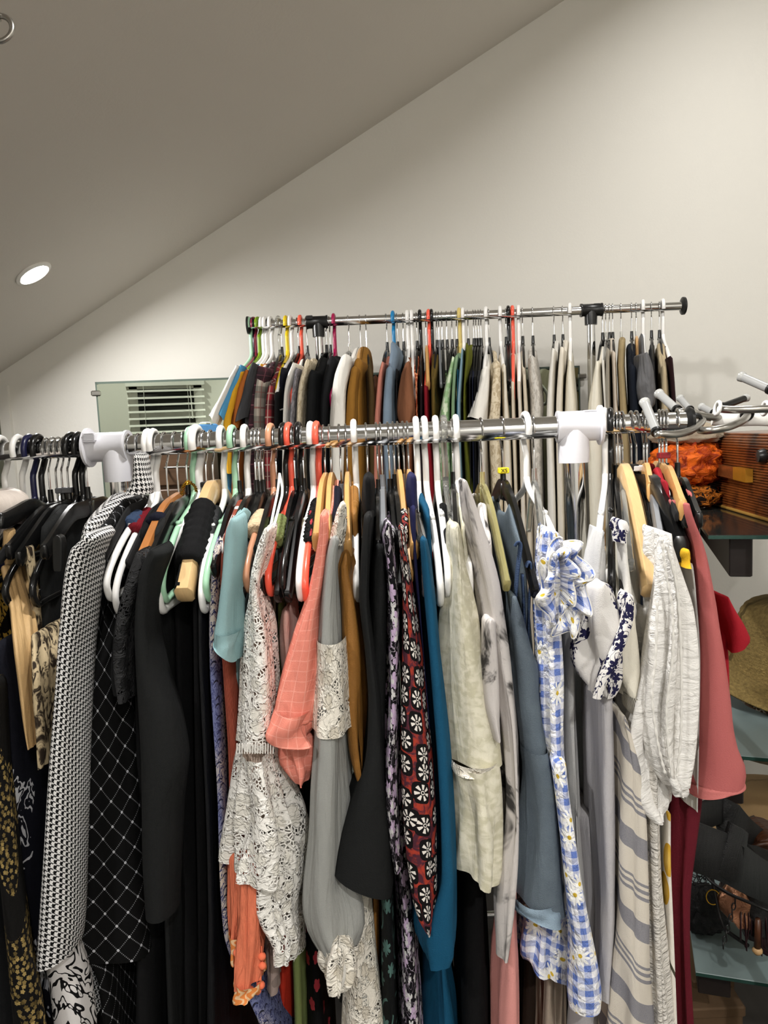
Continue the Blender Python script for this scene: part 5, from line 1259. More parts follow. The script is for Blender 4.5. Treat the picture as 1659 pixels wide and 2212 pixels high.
rear(649, 'tube', 'orange', 'orange red plastic hanger on the rear rack near its left connector',
     ('grey_lace_knit', 'sweater', 'gray speckled knit between the cream knits', K_GKN, [(800, 636, 650), (850, 628, 642), (920, 623, 638), (1050, 622, 638), (BODY, 628, 646)]), tw=.08)
rear(661, 'arm', 'black', 'black hanger with curved chrome hook holding the cream lace top',
     ('cream_lace_sweater', 'sweater', 'cream openwork lace sweater left of the black jackets', K_CLACE, [(783, 656, 676), (815, 645, 668), (850, 639, 660), (920, 636, 656), (1050, 640, 660), (BODY, 648, 672)]), tw=.06)
rear(703, 'arm', 'black', 'first black hanger right of the left black connector',
     ('black_blazer', 'jacket', 'black blazer right of the cream lace sweater', bcloth('121314'), [(808, 666, 690), (850, 660, 690), (930, 656, 690), (1100, 660, 692), (BODY, 668, 700)]), tw=.1)
rear(711, 'arm', 'black', 'second black hanger right of the left black connector',
     ('black_knit_jacket', 'jacket', 'black knit jacket left of the white cardigan', bcloth('17181a'), [(780, 704, 734), (820, 694, 724), (870, 688, 714), (940, 688, 712), (1100, 690, 714), (BODY, 696, 722)]), tw=.06)
rear(721, 'tube', 'magenta', 'magenta plastic hanger left of the white cardigan', None, tw=.04)
rear(752, 'arm', 'clear', 'clear hanger inside the white cardigan',
     ('white_cardigan', 'cardigan', 'white cardigan beside the mustard jacket', K_SW, [(780, 738, 764), (820, 716, 750), (860, 710, 748), (940, 706, 744), (1050, 706, 742), (BODY, 712, 750)], D(sleeve=[(776, 735, 762), (810, 722, 756), (850, 716, 748), (940, 712, 746), (1050, 714, 745)], tneck=.1, dip=0)), tw=0)
rear(777, 'arm', 'wood', 'amber wooden hanger inside the mustard jacket',
     ('mustard_jacket', 'jacket', 'mustard brown jacket with folded collar', bcloth('8f6427'), [(785, 760, 790), (830, 752, 788), (900, 748, 790), (1050, 745, 795), (BODY, 752, 805)], D(sleeve=[(800, 757, 778), (850, 748, 772), (920, 744, 770), (1060, 742, 770)], tneck=.1, dip=0)))
rear(790, 'arm', 'velvet', 'black flocked hanger inside the dark brown coat',
     ('dark_brown_coat', 'coat', 'dark brown coat right of the mustard jacket', bcloth('4a3a20'), [(800, 790, 806), (850, 792, 812), (950, 792, 812), (BODY, 796, 820)]))
rear(834, 'arm', 'black', 'black hanger holding the dusty rose blouse',
     ('dusty_rose_blouse', 'blouse', 'dusty rose blouse left of the denim jacket', bcloth('c98270'), [(786, 823, 834), (810, 816, 832), (850, 811, 830), (920, 806, 826), (1050, 802, 828), (BODY, 806, 836)]))
rear(849, 'tube', 'blue', 'blue plastic hanger inside the light denim jacket',
     ('denim_jacket', 'jacket', 'light denim jacket with a ruffled collar on the blue hanger', K_DNB, [(745, 842, 858), (765, 839, 866), (800, 833, 860), (850, 829, 855), (920, 826, 858), (1050, 826, 860), (BODY, 832, 866)], D(sleeve=[(800, 833, 852), (850, 828, 850), (930, 825, 852), (1080, 830, 855)])))
rear(857, 'arm', 'black', 'black hanger right behind the denim jacket',
     ('black_cardigan', 'cardigan', 'thin black cardigan behind the denim jacket', bcloth('1b1b1d'), [(800, 853, 862), (900, 852, 862), (1100, 854, 866), (BODY, 858, 872)]))
rear(870, 'arm', 'black', 'black hanger left of the cinnamon blouse', None)
rear(880, 'tube', 'white', 'white hanger holding the cinnamon blouse',
     ('cinnamon_blouse', 'blouse', 'cinnamon brown blouse with balloon sleeve', bcloth('7d5138'), [(790, 874, 888), (850, 872, 890), (950, 872, 892), (1100, 872, 892), (BODY, 876, 900)], D(sleeve=[(786, 876, 888), (810, 868, 890), (850, 862, 893), (880, 859, 897), (905, 860, 896), (920, 866, 890)], sT=.09)))
rear(889, 'tube', 'white', 'second white hanger right of the cinnamon blouse', None)
rear(899, 'arm', 'black', 'black hanger holding the rust print dress',
     ('rust_print_dress', 'dress', 'rust printed dress right of the cinnamon blouse', K_RUST, [(845, 895, 904), (900, 896, 905), (1050, 894, 908), (BODY, 898, 914)]))
rear(907, 'tube', 'black', 'black plastic hanger holding the plum black dress',
     ('plum_black_dress', 'dress', 'plum black dress between rust print and red dresses', bcloth('1c1216'), [(850, 905, 916), (920, 905, 917), (1050, 906, 918), (BODY, 910, 924)]))
rear(919, 'arm', 'wood', 'amber wooden hanger right of the black plastic hanger', None)
rear(926, 'tube', 'orange', 'orange red plastic hanger holding the crimson dress',
     ('crimson_dress', 'dress', 'crimson dress visible below the front rail', bcloth('7d1420'), [(850, 915, 927), (930, 917, 930), (1050, 922, 942), (1160, 930, 944), (BODY, 935, 950)]))
rear(932, 'tube', 'black', 'black plastic hanger right of the orange red one', None)
rear(942, 'arm', 'black', 'black hanger with yellow tie holding the bronze dress',
     ('bronze_dress', 'dress', 'bronze olive dress left of the sage leaf print', bcloth('5c4a1e'), [(845, 930, 944), (900, 930, 946), (1050, 934, 950), (BODY, 938, 956)]))
rear(947, 'arm', 'grey', 'gray hanger right of the bronze dress', None)
rear(954, 'arm', 'black', 'black hanger left of the sage leaf print dress', None)
rear(964, 'arm', 'black', 'black hanger with orange marker left of the sage dress', None)
rear(975, 'arm', 'black', 'black hanger holding the sage leaf print dress',
     ('sage_leaf_dress', 'dress', 'sage green dress with pale leaf print', K_GRF, [(775, 974, 985), (820, 962, 979), (860, 954, 974), (910, 946, 974), (980, 944, 976), (1100, 950, 982), (BODY, 958, 990)]))
rear(985, 'arm', 'black', 'black hanger holding the plain sage top',
     ('sage_blouse', 'blouse', 'plain sage green blouse right of the leaf print', bcloth('7f9a78'), [(772, 982, 994), (800, 978, 990), (860, 975, 987), (950, 974, 988), (1100, 976, 990), (BODY, 980, 996)]))
rear(992, 'tube', 'khaki', 'khaki plastic hanger between sage and olive garments',
     ('petrol_blouse', 'blouse', 'petrol blue blouse behind the pale blue one', bcloth('1f5a70'), [(800, 987, 993), (900, 985, 992), (1100, 986, 994), (BODY, 990, 1000)]))
rear(1000, 'tube', 'white', 'white plastic hanger left of the olive cord shirt',
     ('pale_blue_blouse', 'blouse', 'pale blue gray blouse left of the olive cord shirt', bcloth('7c98a8'), [(755, 997, 1003), (800, 992, 1002), (870, 986, 998), (950, 987, 998), (1100, 990, 1003), (BODY, 994, 1010)]))
rear(1010, 'arm', 'black', 'black hanger inside the olive cord shirt',
     ('olive_cord_shirt', 'shirt', 'olive green corduroy shirt on the rear rack', K_CORD, [(745, 1004, 1014), (770, 1003, 1018), (810, 1000, 1012), (860, 997, 1010), (950, 998, 1014), (1100, 1004, 1034), (BODY, 1010, 1040)], D(tneck=.1, dip=0)))
for i, (hx, nm, lb, c, x0) in enumerate([(1022, 'black_tunic', 'black tunic just right of the olive cord shirt', '161618', 1012), (1027, 'midnight_tunic', 'midnight blue tunic in the dark group right of the olive cord', '15192a', 1018), (1033, 'black_camisole', 'black camisole in the middle of the dark group', '101011', 1024), (1038, 'charcoal_tunic', 'charcoal tunic last of the dark group', '27272a', 1030)]):
    rear(hx, 'arm', 'black', 'black hanger holding the ' + lb.split(' in the')[0].split(' just')[0].split(' last')[0], (nm, 'tunic', lb, bcloth(c), [(830, x0, x0 + 8), (900, x0, x0 + 8), (1100, x0 + 2, x0 + 12), (BODY, x0 + 6, x0 + 20)]))
rear(1050, 'tube', 'white', 'white hanger holding the white wide sleeved tee',
     ('white_wide_tee', 't-shirt', 'white tee with a wide folded sleeve on the rear rack', K_SW, [(800, 1044, 1056), (850, 1036, 1056), (950, 1030, 1056), (1100, 1030, 1060), (1250, 1034, 1066)], D(sleeve=[(798, 1042, 1056), (830, 1034, 1056), (870, 1022, 1054), (906, 1011, 1051)], shem=(-.006, 0))))
rear(1055, 'arm', 'black', 'black hanger inside the cream lace tunic',
     ('cream_lace_tunic', 'tunic', 'cream lace tunic right of the white wide tee', K_CLACE, [(785, 1064, 1082), (820, 1058, 1082), (870, 1055, 1081), (950, 1053, 1084), (1100, 1060, 1090), (BODY, 1066, 1100)], D(sleeve=[(788, 1064, 1080), (830, 1060, 1082), (906, 1052, 1080)])))
rear(1080, 'tube', 'white', 'white hanger holding the white textured blouse',
     ('white_textured_blouse', 'blouse', 'white textured blouse right of the cream lace tunic', K_CR, [(790, 1082, 1094), (850, 1082, 1098), (920, 1084, 1104), (1050, 1086, 1110), (BODY, 1092, 1122)]))
rear(1092, 'arm', 'black', 'black hanger right of the white textured blouse', None)
rear(1098, 'tube', 'black', 'black plastic hanger left of the last orange one', None)
rear(1107, 'tube', 'orange', 'orange plastic hanger in the white group of the rear rack',
     ('ecru_blouse', 'blouse', 'ecru blouse on the orange hanger in the white group', bcloth('d8ccb8'), [(860, 1103, 1114), (950, 1104, 1118), (1100, 1108, 1124), (BODY, 1114, 1136)]))
rear(1120, 'tube', 'white', 'white hanger with knotted strap in the white group',
     ('knotted_white_dress', 'dress', 'white dress with knotted straps in the white group', bcloth('ddd5c8'), [(850, 1116, 1128), (950, 1118, 1134), (1100, 1120, 1140), (BODY, 1126, 1150)]))
rear(1128, 'arm', 'black', 'black hanger left of the silver lace dress',
     ('oatmeal_dress', 'dress', 'oatmeal dress left of the silver lace dress', bcloth('d0c4b0'), [(860, 1128, 1138), (950, 1130, 1144), (1100, 1132, 1150), (BODY, 1138, 1160)]))
rear(1150, 'arm', 'black', 'black hanger inside the silver lace dress',
     ('silver_lace_dress', 'dress', 'silver white lace dress in the middle of the white group', K_SLACE, [(775, 1140, 1160), (820, 1140, 1168), (870, 1142, 1176), (950, 1140, 1174), (1100, 1144, 1178), (BODY, 1150, 1190)]))
rear(1196, 'arm', 'black', 'black hanger inside the first ivory shirt',
     ('ivory_shirt', 'shirt', 'ivory shirt with pintucks left of the right connector', K_SW, [(757, 1190, 1202), (800, 1184, 1200), (870, 1178, 1198), (950, 1176, 1198), (1100, 1180, 1204), (BODY, 1186, 1214)], D(tneck=.1, dip=0)))
rear(1215, 'arm', 'black', 'black hanger inside the second ivory shirt',
     ('pale_ivory_blouse', 'blouse', 'pale ivory blouse between two ivory shirts', K_CR, [(755, 1208, 1222), (800, 1204, 1220), (870, 1200, 1218), (950, 1200, 1218), (1100, 1202, 1222), (BODY, 1206, 1230)], D(tneck=.1, dip=0)))
rear(1231, 'tube', 'white', 'white plastic hanger just left of the right connector',
     ('ivory_satin_blouse', 'blouse', 'ivory satin blouse just left of the rear post', K_SATC, [(782, 1226, 1236), (820, 1221, 1240), (880, 1218, 1246), (950, 1216, 1248), (1100, 1220, 1252), (BODY, 1226, 1260)]))
rear(1301, 'arm', 'black', 'first black hanger right of the right black connector',
     ('champagne_blouse', 'blouse', 'champagne satin blouse just right of the rear post', K_SATC, [(785, 1285, 1298), (820, 1278, 1300), (870, 1267, 1304), (950, 1263, 1306), (1100, 1268, 1310), (BODY, 1276, 1320)]))
rear(1308, 'arm', 'clear', 'clear hanger with chrome hook beside the right connector',
     ('white_tie_blouse', 'blouse', 'white blouse with tie right of the champagne one', K_SW, [(780, 1297, 1308), (820, 1298, 1311), (950, 1304, 1316), (BODY, 1310, 1326)]))
rear(1316, 'arm', 'black', 'second black hanger right of the right black connector',
     ('cream_ribbed_shirt', 'shirt', 'cream ribbed shirt left of the blush shirt', C('cream_rib', 'd3cab8', .85, .5, rib=900), [(756, 1308, 1319), (800, 1306, 1320), (870, 1305, 1322), (950, 1306, 1326), (BODY, 1314, 1338)], D(tneck=.1, dip=0)))
rear(1323, 'arm', 'black', 'third black hanger right of the right black connector',
     ('blush_shirt', 'shirt', 'blush cream shirt left of the khaki one', bcloth('d9ccbc'), [(762, 1320, 1331), (800, 1322, 1333), (870, 1325, 1336), (950, 1327, 1342), (BODY, 1336, 1356)], D(tneck=.1, dip=0)))
rear(1341, 'arm', 'clear', 'clear hanger inside the khaki shirt',
     ('khaki_shirt', 'shirt', 'khaki tan shirt left of the navy one', bcloth('9c8a66'), [(740, 1336, 1352), (790, 1332, 1350), (850, 1335, 1354), (950, 1338, 1362), (1100, 1344, 1372), (BODY, 1350, 1384)], D(tneck=.1, dip=0)))
rear(1364, 'arm', 'black', 'black hanger inside the navy black dress',
     ('navy_black_dress', 'dress', 'navy black dress right of the khaki shirt', bcloth('151a24'), [(796, 1353, 1378), (850, 1355, 1382), (950, 1360, 1392), (1100, 1366, 1400), (BODY, 1376, 1412)]))
rear(1374, 'arm', 'wood', 'amber wooden hanger between navy dress and gray satin', None)
rear(1389, 'tube', 'white', 'white hanger inside the gray satin blouse',
     ('grey_satin_blouse', 'blouse', 'gray satin blouse with a puffed sleeve', K_GSAT, [(725, 1381, 1392), (760, 1380, 1394), (820, 1384, 1404), (950, 1388, 1412), (BODY, 1396, 1424)], D(sleeve=[(770, 1380, 1398), (800, 1378, 1410), (840, 1376, 1418), (870, 1382, 1416), (882, 1392, 1408)], sT=.09, tneck=.1, dip=0)))
rear(1407, 'arm', 'black', 'black hanger right of the gray satin blouse',
     ('black_lace_tunic', 'tunic', 'black tunic between gray satin and beige shirt', bcloth('1e1e1f'), [(800, 1404, 1416), (870, 1408, 1422), (950, 1410, 1426), (BODY, 1418, 1440)]))
rear(1424, 'arm', 'black', 'last black hanger on the rear rail',
     ('beige_shirt', 'shirt', 'beige brown shirt near the right end of the rear rack', bcloth('b0a082'), [(797, 1424, 1442), (830, 1422, 1446), (890, 1420, 1450), (950, 1424, 1454), (BODY, 1432, 1470)]))
rear(1432, 'tube', 'white', 'white hanger at the right end of the rear rail',
     ('maroon_black_dress', 'dress', 'black and maroon dress at the right end of the rear rack', bcloth('2a1518'), [(775, 1440, 1454), (820, 1444, 1458), (880, 1448, 1462), (1000, 1452, 1470), (BODY, 1460, 1486)]), tx=1453)

# ---------------------------------------------------------------- glass shelves at the right
YAW = R(17.5); SD = np.array([math.sin(YAW), math.cos(YAW), 0]); SW = np.array([math.cos(YAW), -math.sin(YAW), 0]); SZ = np.array([0, 0, 1.])
def glass_mat(name, col, rough, alpha_tr):
    b = B(name); p = b.n('ShaderNodeBsdfPrincipled'); o = b.n('ShaderNodeOutputMaterial'); b.put(p.inputs['Base Color'], col)
    p.inputs['Roughness'].default_value = rough; p.inputs['Transmission Weight'].default_value = alpha_tr; p.inputs['IOR'].default_value = 1.5
    p.inputs['Specular IOR Level'].default_value = .5
    b.t.links.new(p.outputs[0], o.inputs[0]); return b.mat
M_SMOKE = glass_mat('smoked_glass', '2e2f2c', .08, .35); M_FROST = glass_mat('frosted_glass', '8fa09f', .35, .35); M_EDGE = solid('glass_edge', '24423a', .15)
M_DBROWN = solid('dark_brown_wood', '1d1512', .45)
def sbox(c, w, d, h, bev=.0):
    """box with its front left bottom corner at c, in the shelf's own directions"""
    v, f = box((0, 0, 0), (w, d, h), 0, bev); c = np.asarray(c, float)
    return [c + SW * (p[0] + w / 2) + SD * (p[1] + d / 2) + SZ * (p[2] + h / 2) for p in v], f
sh = thing('glass_shelf_unit', 'wall shelf unit of glass shelves on dark brown brackets at the right', 'shelf', (.9, 1.8, 0))
C1 = np.array(P(1530, 1156, 1.38)); C2 = np.array((C1[0], C1[1], EYE - .632)); C3 = np.array(P(1503, 2100, 1.38))
SHELVES = []
for c, m, dep, wid in ((C1, M_SMOKE, .62, 1.0), (C2, M_FROST, .6, 1.0), (C3, M_FROST, .6, 1.0)):
    v, f = sbox(c - SZ * .008, wid, dep, .008, .0015); link('shelf_board', v, f, m, sh, smooth=False); SHELVES.append(c)
    v, f = sbox(c - SZ * .0072 - SD * .0006, wid, .0008, .0064); link('shelf_edge', v, f, M_EDGE, sh, smooth=False)
for c, px0, px1, yb in ((C1, 1575, 1622, 1246), (C2, 1552, 1604, 1733), (C3, 1508, 1578, 2146)):
    # bracket: from its front face back to the upright
    for y in np.linspace(1.30, 1.6, 80):
        pass
    yy = 1.41
    a = np.array(P(px0, yb, yy)); w = (px1 - px0) / 1640 * yy; h = (c[2] - .008) - a[2]
    v, f = sbox(a, w, .56, h, .002); link('bracket', v, f, M_DBROWN, sh, smooth=False)
up0 = np.array(P(1575, 1246, 1.41)) + SD * .56 - SW * .05; v, f = sbox((up0[0], up0[1], .0), .05, .04, 1.34, .003); link('upright', v, f, M_DBROWN, sh, smooth=False)

# ridged wooden box bag on the top shelf
z1 = C1[2]
def atz(px, py, z):
    d = FW + RT * ((px - CX) / F_PX) - UP * ((py - CY) / F_PX); k = (z - EYE) / d.z; return np.array((d.x * k, d.y * k, z))
A0 = atz(1524, 1086, z1); B0 = atz(1659, 1126, z1)
e = (B0 - A0) / np.linalg.norm(B0 - A0); nb = np.cross(e, SZ)
if nb @ np.array([-1, 0, 0]) < 0: nb = -nb
back = -nb; LB = .62; HB = .178
def bagmat():
    b = B('striped_ridged_wood'); n = b.n('ShaderNodeTexCoord'); s = b.n('ShaderNodeSeparateXYZ'); b.t.links.new(n.outputs['Object'], s.inputs[0])
    x, y, z = (E(b, s.outputs[i]) for i in range(3))
    g = b.noise(b.xyz(y * 9 + x * 3, z * 7), 1.0, 3.0, .6, .8); h = b.noise(b.xyz(y * 60, z * 20, x * 30), 1.0, 3.0)
    c = b.mix(g.ramp(.36, .62), '3a2015', '8a4a20'); c = b.mix(h * .5, c, '2a1710')
    return b.done(c, .28, 0, .5, coat=.3)
M_BAG = bagmat(); M_AMBER = solid('amber_clasp', '6b4022', .25, coat=.4); M_AMBERE = solid('amber_clasp_end', '9a6a20', .2, coat=.4); M_TANE = solid('tan_edge', 'a07a3a', .4)
bag = thing('ridged_box_bag', 'brown ridged wooden box bag with amber clasp on the top shelf', 'bag', A0)
nR = 30; vs = []; fs = []
prof = []
for k in range(nR):
    z = .006 + (HB - .006) * k / nR; dz_ = (HB - .006) / nR
    prof += [(0.0, z), (-.0028, z + dz_ * .2), (-.0034, z + dz_ * .5), (-.0028, z + dz_ * .8)]
prof.append((0, HB))
for (o_, z) in prof:
    t = max(0, (z / HB - .8) / .2); ins = .02 * t * t
    for q in (A0 + e * ins, A0 + e * (LB - ins)): vs.append(q + nb * (-o_ - ins * .8) + SZ * z)
for k in range(len(prof) - 1): fs.append((2 * k, 2 * k + 1, 2 * k + 3, 2 * k + 2))
link('ridged_front', vs, fs, M_BAG, bag)
co = [A0, A0 + e * LB, A0 + e * LB + back * .16, A0 + back * .16]
vs = [p + back * .002 for p in co[:2]] + co[2:] + [p + SZ * HB + back * .016 + (e * .02 if i in (0, 3) else -e * .02) for i, p in enumerate(co)]
link('case', vs, [(3, 2, 1, 0), (4, 5, 6, 7), (1, 2, 6, 5), (2, 3, 7, 6), (3, 0, 4, 7)], M_BAG, bag, smooth=False)
v, f = sweep([A0 + nb * .003 + SZ * .004, A0 + e * LB + nb * .003 + SZ * .004], .004, 8); link('base_edge', v, f, M_TANE, bag)
ca = atz(1545, 1000, 0) ; 
def on_face(px, py, off=0.0):
    d = np.array(FW + RT * ((px - CX) / F_PX) - UP * ((py - CY) / F_PX)); k = ((A0 + nb * off - np.array([0, 0, EYE])) @ nb) / (d @ nb); return np.array([0, 0, EYE]) + d * k
q = [on_face(1545, 1000, .004), on_face(1624, 1014, .004), on_face(1624, 1041, .004), on_face(1543, 1022, .004)]
ff = [(0, 1, 2, 3), (4, 7, 6, 5), (0, 4, 5, 1), (1, 5, 6, 2), (2, 6, 7, 3), (3, 7, 4, 0)]
vs = q + [p + nb * .014 for p in q]; link('clasp', vs, [t[::-1] for t in ff], M_AMBER, bag, smooth=False)
q2 = [on_face(1598, 1008, .004), on_face(1626, 1013, .004), on_face(1626, 1042, .004), on_face(1598, 1035, .004)]
vs = [p - nb * .0005 for p in q2] + [p + nb * .0148 for p in q2]; link('clasp_end', vs, [t[::-1] for t in ff], M_AMBERE, bag, smooth=False)
hp = on_face(1656, 985, .0); v, f = lathe(hp, [(0, .02), (.012, .018), (.016, .006), (.012, -.002)], 20, nb); link('handle_knob', v, f, M_BPLAST, bag)

# folded scarves and cloth on the top shelf
def heap(name, cat, label, mat, c, size, seed, amp=.012, k=9, flat=.35):
    rng = np.random.RandomState(seed); n1, n2 = 40, 22; vs = []
    ph = rng.uniform(0, 6.28, (6,)); 
    for i in range(n2):
        th = math.pi * i / (n2 - 1)
        for j in range(n1):
            a = 2 * math.pi * j / n1
            w = sum(math.sin(k * (1 + .35 * m) * (a + .6 * th * (m - 1)) + ph[m] + 3 * th * (m % 2)) for m in range(4)) / 4
            w2 = math.sin(5 * th * 3 + ph[4] + 2 * a)
            r = 1 + amp / size[0] * (w * 1.4 + .6 * w2) * math.sin(th)
            x = math.sin(th) * math.cos(a) * size[0] * r; y = math.sin(th) * math.sin(a) * size[1] * r; z = math.cos(th)
            z = (abs(z) ** .7 * (1 if z > 0 else -1)) * size[2] * (1 + amp / size[2] * .6 * w)
            z = max(z, -size[2] * .98)
            vs.append((c[0] + x, c[1] + y, c[2] + size[2] + z))
    fs = []
    for i in range(n2 - 1):
        for j in range(n1): fs.append((i * n1 + j, (i + 1) * n1 + j, (i + 1) * n1 + (j + 1) % n1, i * n1 + (j + 1) % n1))
    uv = [(vs[i][0] + vs[i][1] * .7, vs[i][2] + vs[i][1] * .4) for q in fs for i in q]
    return tag(link(name, vs, fs, mat, None, uvs=uv), label, cat)
K_ORG = C('orange_silk', None, .5, 1.0, wx=90, wy=60, pattern=lambda b, u, v: b.mix(b.noise(b.xyz(u * 30, v * 24), 1.0, 4.0, .6, 1.5).ramp(.35, .65), '8a2a0c', 'e0661a'))
K_DKSC = C('dark_orange_print', None, .6, .9, wx=80, wy=60, pattern=baroque('1a120e', 'b86a22', 40, .06, .58))
heap('dark_print_scarf', 'scarf', 'dark scarf with orange print at the bottom of the scarf heap', K_DKSC, atz(1475, 1100, z1) + np.array([.02, .02, .001]), (.075, .06, .028), 3)
s2 = atz(1470, 1100, z1); heap('orange_scarf', 'scarf', 'crumpled bright orange scarf beside the ridged box bag', K_ORG, (s2[0] + .03, s2[1] + .03, z1 + .052), (.085, .07, .055), 5, .016, 13)
heap('beige_folded_cloth', 'cloth', 'beige folded cloth lying on the orange scarf', C('beige_cloth', 'a89a86', .9, .8), (s2[0] + .03, s2[1] + .04, z1 + .152), (.085, .07, .026), 8, .008, 5)
heap('cream_folded_blanket', 'blanket', 'cream knitted blanket folded behind the ridged box bag', C('cream_knit_blanket', 'cbbfa8', .95, .6, rib=700), (1.1, 1.9, z1 + .001), (.13, .14, .105), 9, .012, 5)

# ---------------------------------------------------------------- swivel rack of chrome arms
rk = thing('swivel_arm_rack', 'chrome swivel rack with bent arms and a white hub above the box bag', 'rack', P(1700, 1500, 1.3))
M_SLEEVE = solid('grey_clear_sleeve', '8f8f8d', .35); M_CAPC = solid('clear_cap', 'd8d8d4', .12, trans=.5); M_WH = solid('white_hub_plastic', 'e2e0da', .3)
def arm(pts, sleeve_n, r=.0056, dark=False):
    pa = smooth_path([P(x, y, Y) for x, y, Y in pts], 6)
    v, f = sweep(pa, r, 12); o = link('arm_rod', v, f, M_STEEL, rk)
    if sleeve_n:
        a, b_ = np.array(P(*pts[0])), np.array(P(*pts[1])); d = (b_ - a)
        v, f = sweep([a + d * .1, b_], r * 1.22, 14); link('sleeve', v, f, M_SLEEVE if not dark else M_BPLAST, o)
        v, f = sweep([a - d * .03, a, a, a + d * .1, a + d * .12], [r * .9, r * 1.5, r * 1.5, r * 1.35, r * 1.2], 14); link('end_cap', v, f, M_CAPC, o)
        v, f = sweep([b_ - d * .02, b_ + d * .04], r * 1.5, 14); link('stopper', v, f, M_BPLAST, o)
arm([(1392, 868, 1.16), (1418, 932, 1.10), (1428, 938, 1.09), (1460, 938, 1.1), (1492, 930, 1.13), (1510, 918, 1.17), (1518, 908, 1.2)], 1)
arm([(1423, 850, 1.26), (1462, 885, 1.2), (1475, 890, 1.19), (1500, 896, 1.2), (1535, 901, 1.22), (1562, 902, 1.24)], 1)
arm([(1469, 860, 1.42), (1490, 884, 1.38), (1500, 892, 1.36), (1530, 903, 1.32), (1570, 906, 1.28)], 1, .005)
arm([(1490, 880, 1.46), (1502, 890, 1.42), (1530, 900, 1.38), (1570, 905, 1.32)], 0, .005)
arm([(1516, 879, 1.36), (1542, 892, 1.32), (1556, 897, 1.3), (1590, 902, 1.27)], 1, .005)
arm([(1613, 859, 1.4), (1561, 878, 1.36), (1552, 884, 1.35), (1570, 898, 1.3)], 1, .005, True)
arm([(1600, 813, 1.32), (1662, 840, 1.27), (1690, 850, 1.25), (1700, 880, 1.26)], 1, .0062)
arm([(1553, 883, 1.16), (1580, 885, 1.15), (1630, 884, 1.14), (1690, 882, 1.14)], 0, .006)
arm([(1512, 929, 1.16), (1530, 930, 1.13), (1570, 923, 1.13), (1600, 911, 1.16), (1613, 899, 1.2), (1614, 892, 1.22)], 0, .0058)
for x, y, Y in ((1614, 895, 1.215), (1502, 908, 1.19)):
    c = np.array(P(x, y, Y)); a = np.linspace(0, 2 * math.pi, 21)[:-1]; v, f = sweep([c + np.array([.0085 * math.cos(t), -.004 * math.sin(t), .0085 * math.sin(t)]) for t in a], .0032, 8, closed=True); link('rubber_ring', v, f, M_BPLAST, rk)
v, f = sweep(smooth_path([P(x, y, Y) for x, y, Y in [(1540, 898, 1.24), (1575, 902, 1.235), (1620, 899, 1.23), (1665, 900, 1.23), (1710, 905, 1.24)]], 5), [(.009, .016)] * 21, 14); link('hub', v, f, M_WH, rk)
for x in (1550, 1652):
    c = np.array(P(x, 882, 1.155)); a = np.linspace(0, 2 * math.pi, 21)[:-1]; v, f = sweep([c + np.array([.002 * math.sin(t), .009 * math.cos(t), .0095 * math.sin(t)]) for t in a], .0028, 8, closed=True); link('hub_loop', v, f, M_WH, rk)
hb = np.array(P(1712, 905, 1.24)); v, f = sweep([hb, np.array([hb[0], hb[1], .03])], .012, 16); link('pole', v, f, M_STEEL, rk)
v, f = lathe((hb[0], hb[1], 0), [(0, .03), (.05, .028), (.14, .012), (.15, 0)], 32); link('base', v, f, M_BPLAST, rk)
v, f = sweep([P(1494, 905, 1.22), P(1496, 926, 1.22)], .006, 12); link('bolt', v, f, M_CHROME, rk)

# ---------------------------------------------------------------- hats on the middle shelf
z2 = C2[2]
K_STRAW = C('straw_weave', None, .9, .5, wx=300, wy=300, pattern=lambda b, u, v: b.mix(b.noise(b.xyz(u * 120, v * 160), 1.0, 2.0), '4c3e22', '9a8350'))
def hat(name, label, c, crown, brim, mat, axis=(0, 0, 1), ridged=False, band=None, cat='hat'):
    t = thing(name, label, cat, c)
    rc_, hc = crown; pr = []
    n = 26
    for k in range(n + 1):
        s = k / n
        if s < .35: r = rc_ * (s / .35) * .86 if False else rc_ * math.sin(min(1, s / .5) * math.pi / 2) ; 
        r = rc_ * (math.sin(min(s / .6, 1) * math.pi / 2) ** .75) * (1 + .05 * max(0, s - .6)); z = hc * (1 - (s ** 1.9)) if s < 1 else 0
        wob = (.0022 if k % 2 else 0) if ridged else 0
        pr.append((max(r - wob, 0.0005), z))
    v, f = lathe(c, pr, 48, axis); uv = [(math.atan2(v[i][1] - c[1], v[i][0] - c[0]) * rc_, v[i][2]) for q in f for i in q]; link('crown', v, f, mat, t, uvs=uv)
    br = [(pr[-1][0] - .002, .0)]; m = 16
    for k in range(1, m + 1):
        s = k / m; br.append((pr[-1][0] + (brim - pr[-1][0]) * s, -.02 * s * s + (.0016 * (k % 2) if ridged else 0)))
    br += [(r, z - .003) for r, z in br[::-1]]
    v, f = lathe(c, br, 56, axis); uv = [(math.atan2(v[i][1] - c[1], v[i][0] - c[0]) * brim, math.hypot(v[i][0] - c[0], v[i][1] - c[1])) for q in f for i in q]; link('brim', v, f, mat, t, uvs=uv)
    if band:
        bm, h0, h1 = band
        v, f = lathe(c, [(pr[-1][0] * 1.012, h0), (pr[-1][0] * 1.035, (h0 + h1) / 2), (pr[-1][0] * 1.0, h1)], 48, axis); uv = [(math.atan2(v[i][1] - c[1], v[i][0] - c[0]) * rc_, v[i][2]) for q in f for i in q]; link('band', v, f, bm, t, uvs=uv)
    return t
K_BANDANA = C('brown_bandana', None, .8, .4, pattern=baroque('5a4634', 'd8cfc2', 30, .05, .66))
K_FELT = C('taupe_felt', '8f7c66', .95, .3); K_FELT2 = C('tan_felt', '9a7f5a', .95, .3)
cB = np.array(P(1700, 1600, 1.62)); cB[2] = z2 + .024
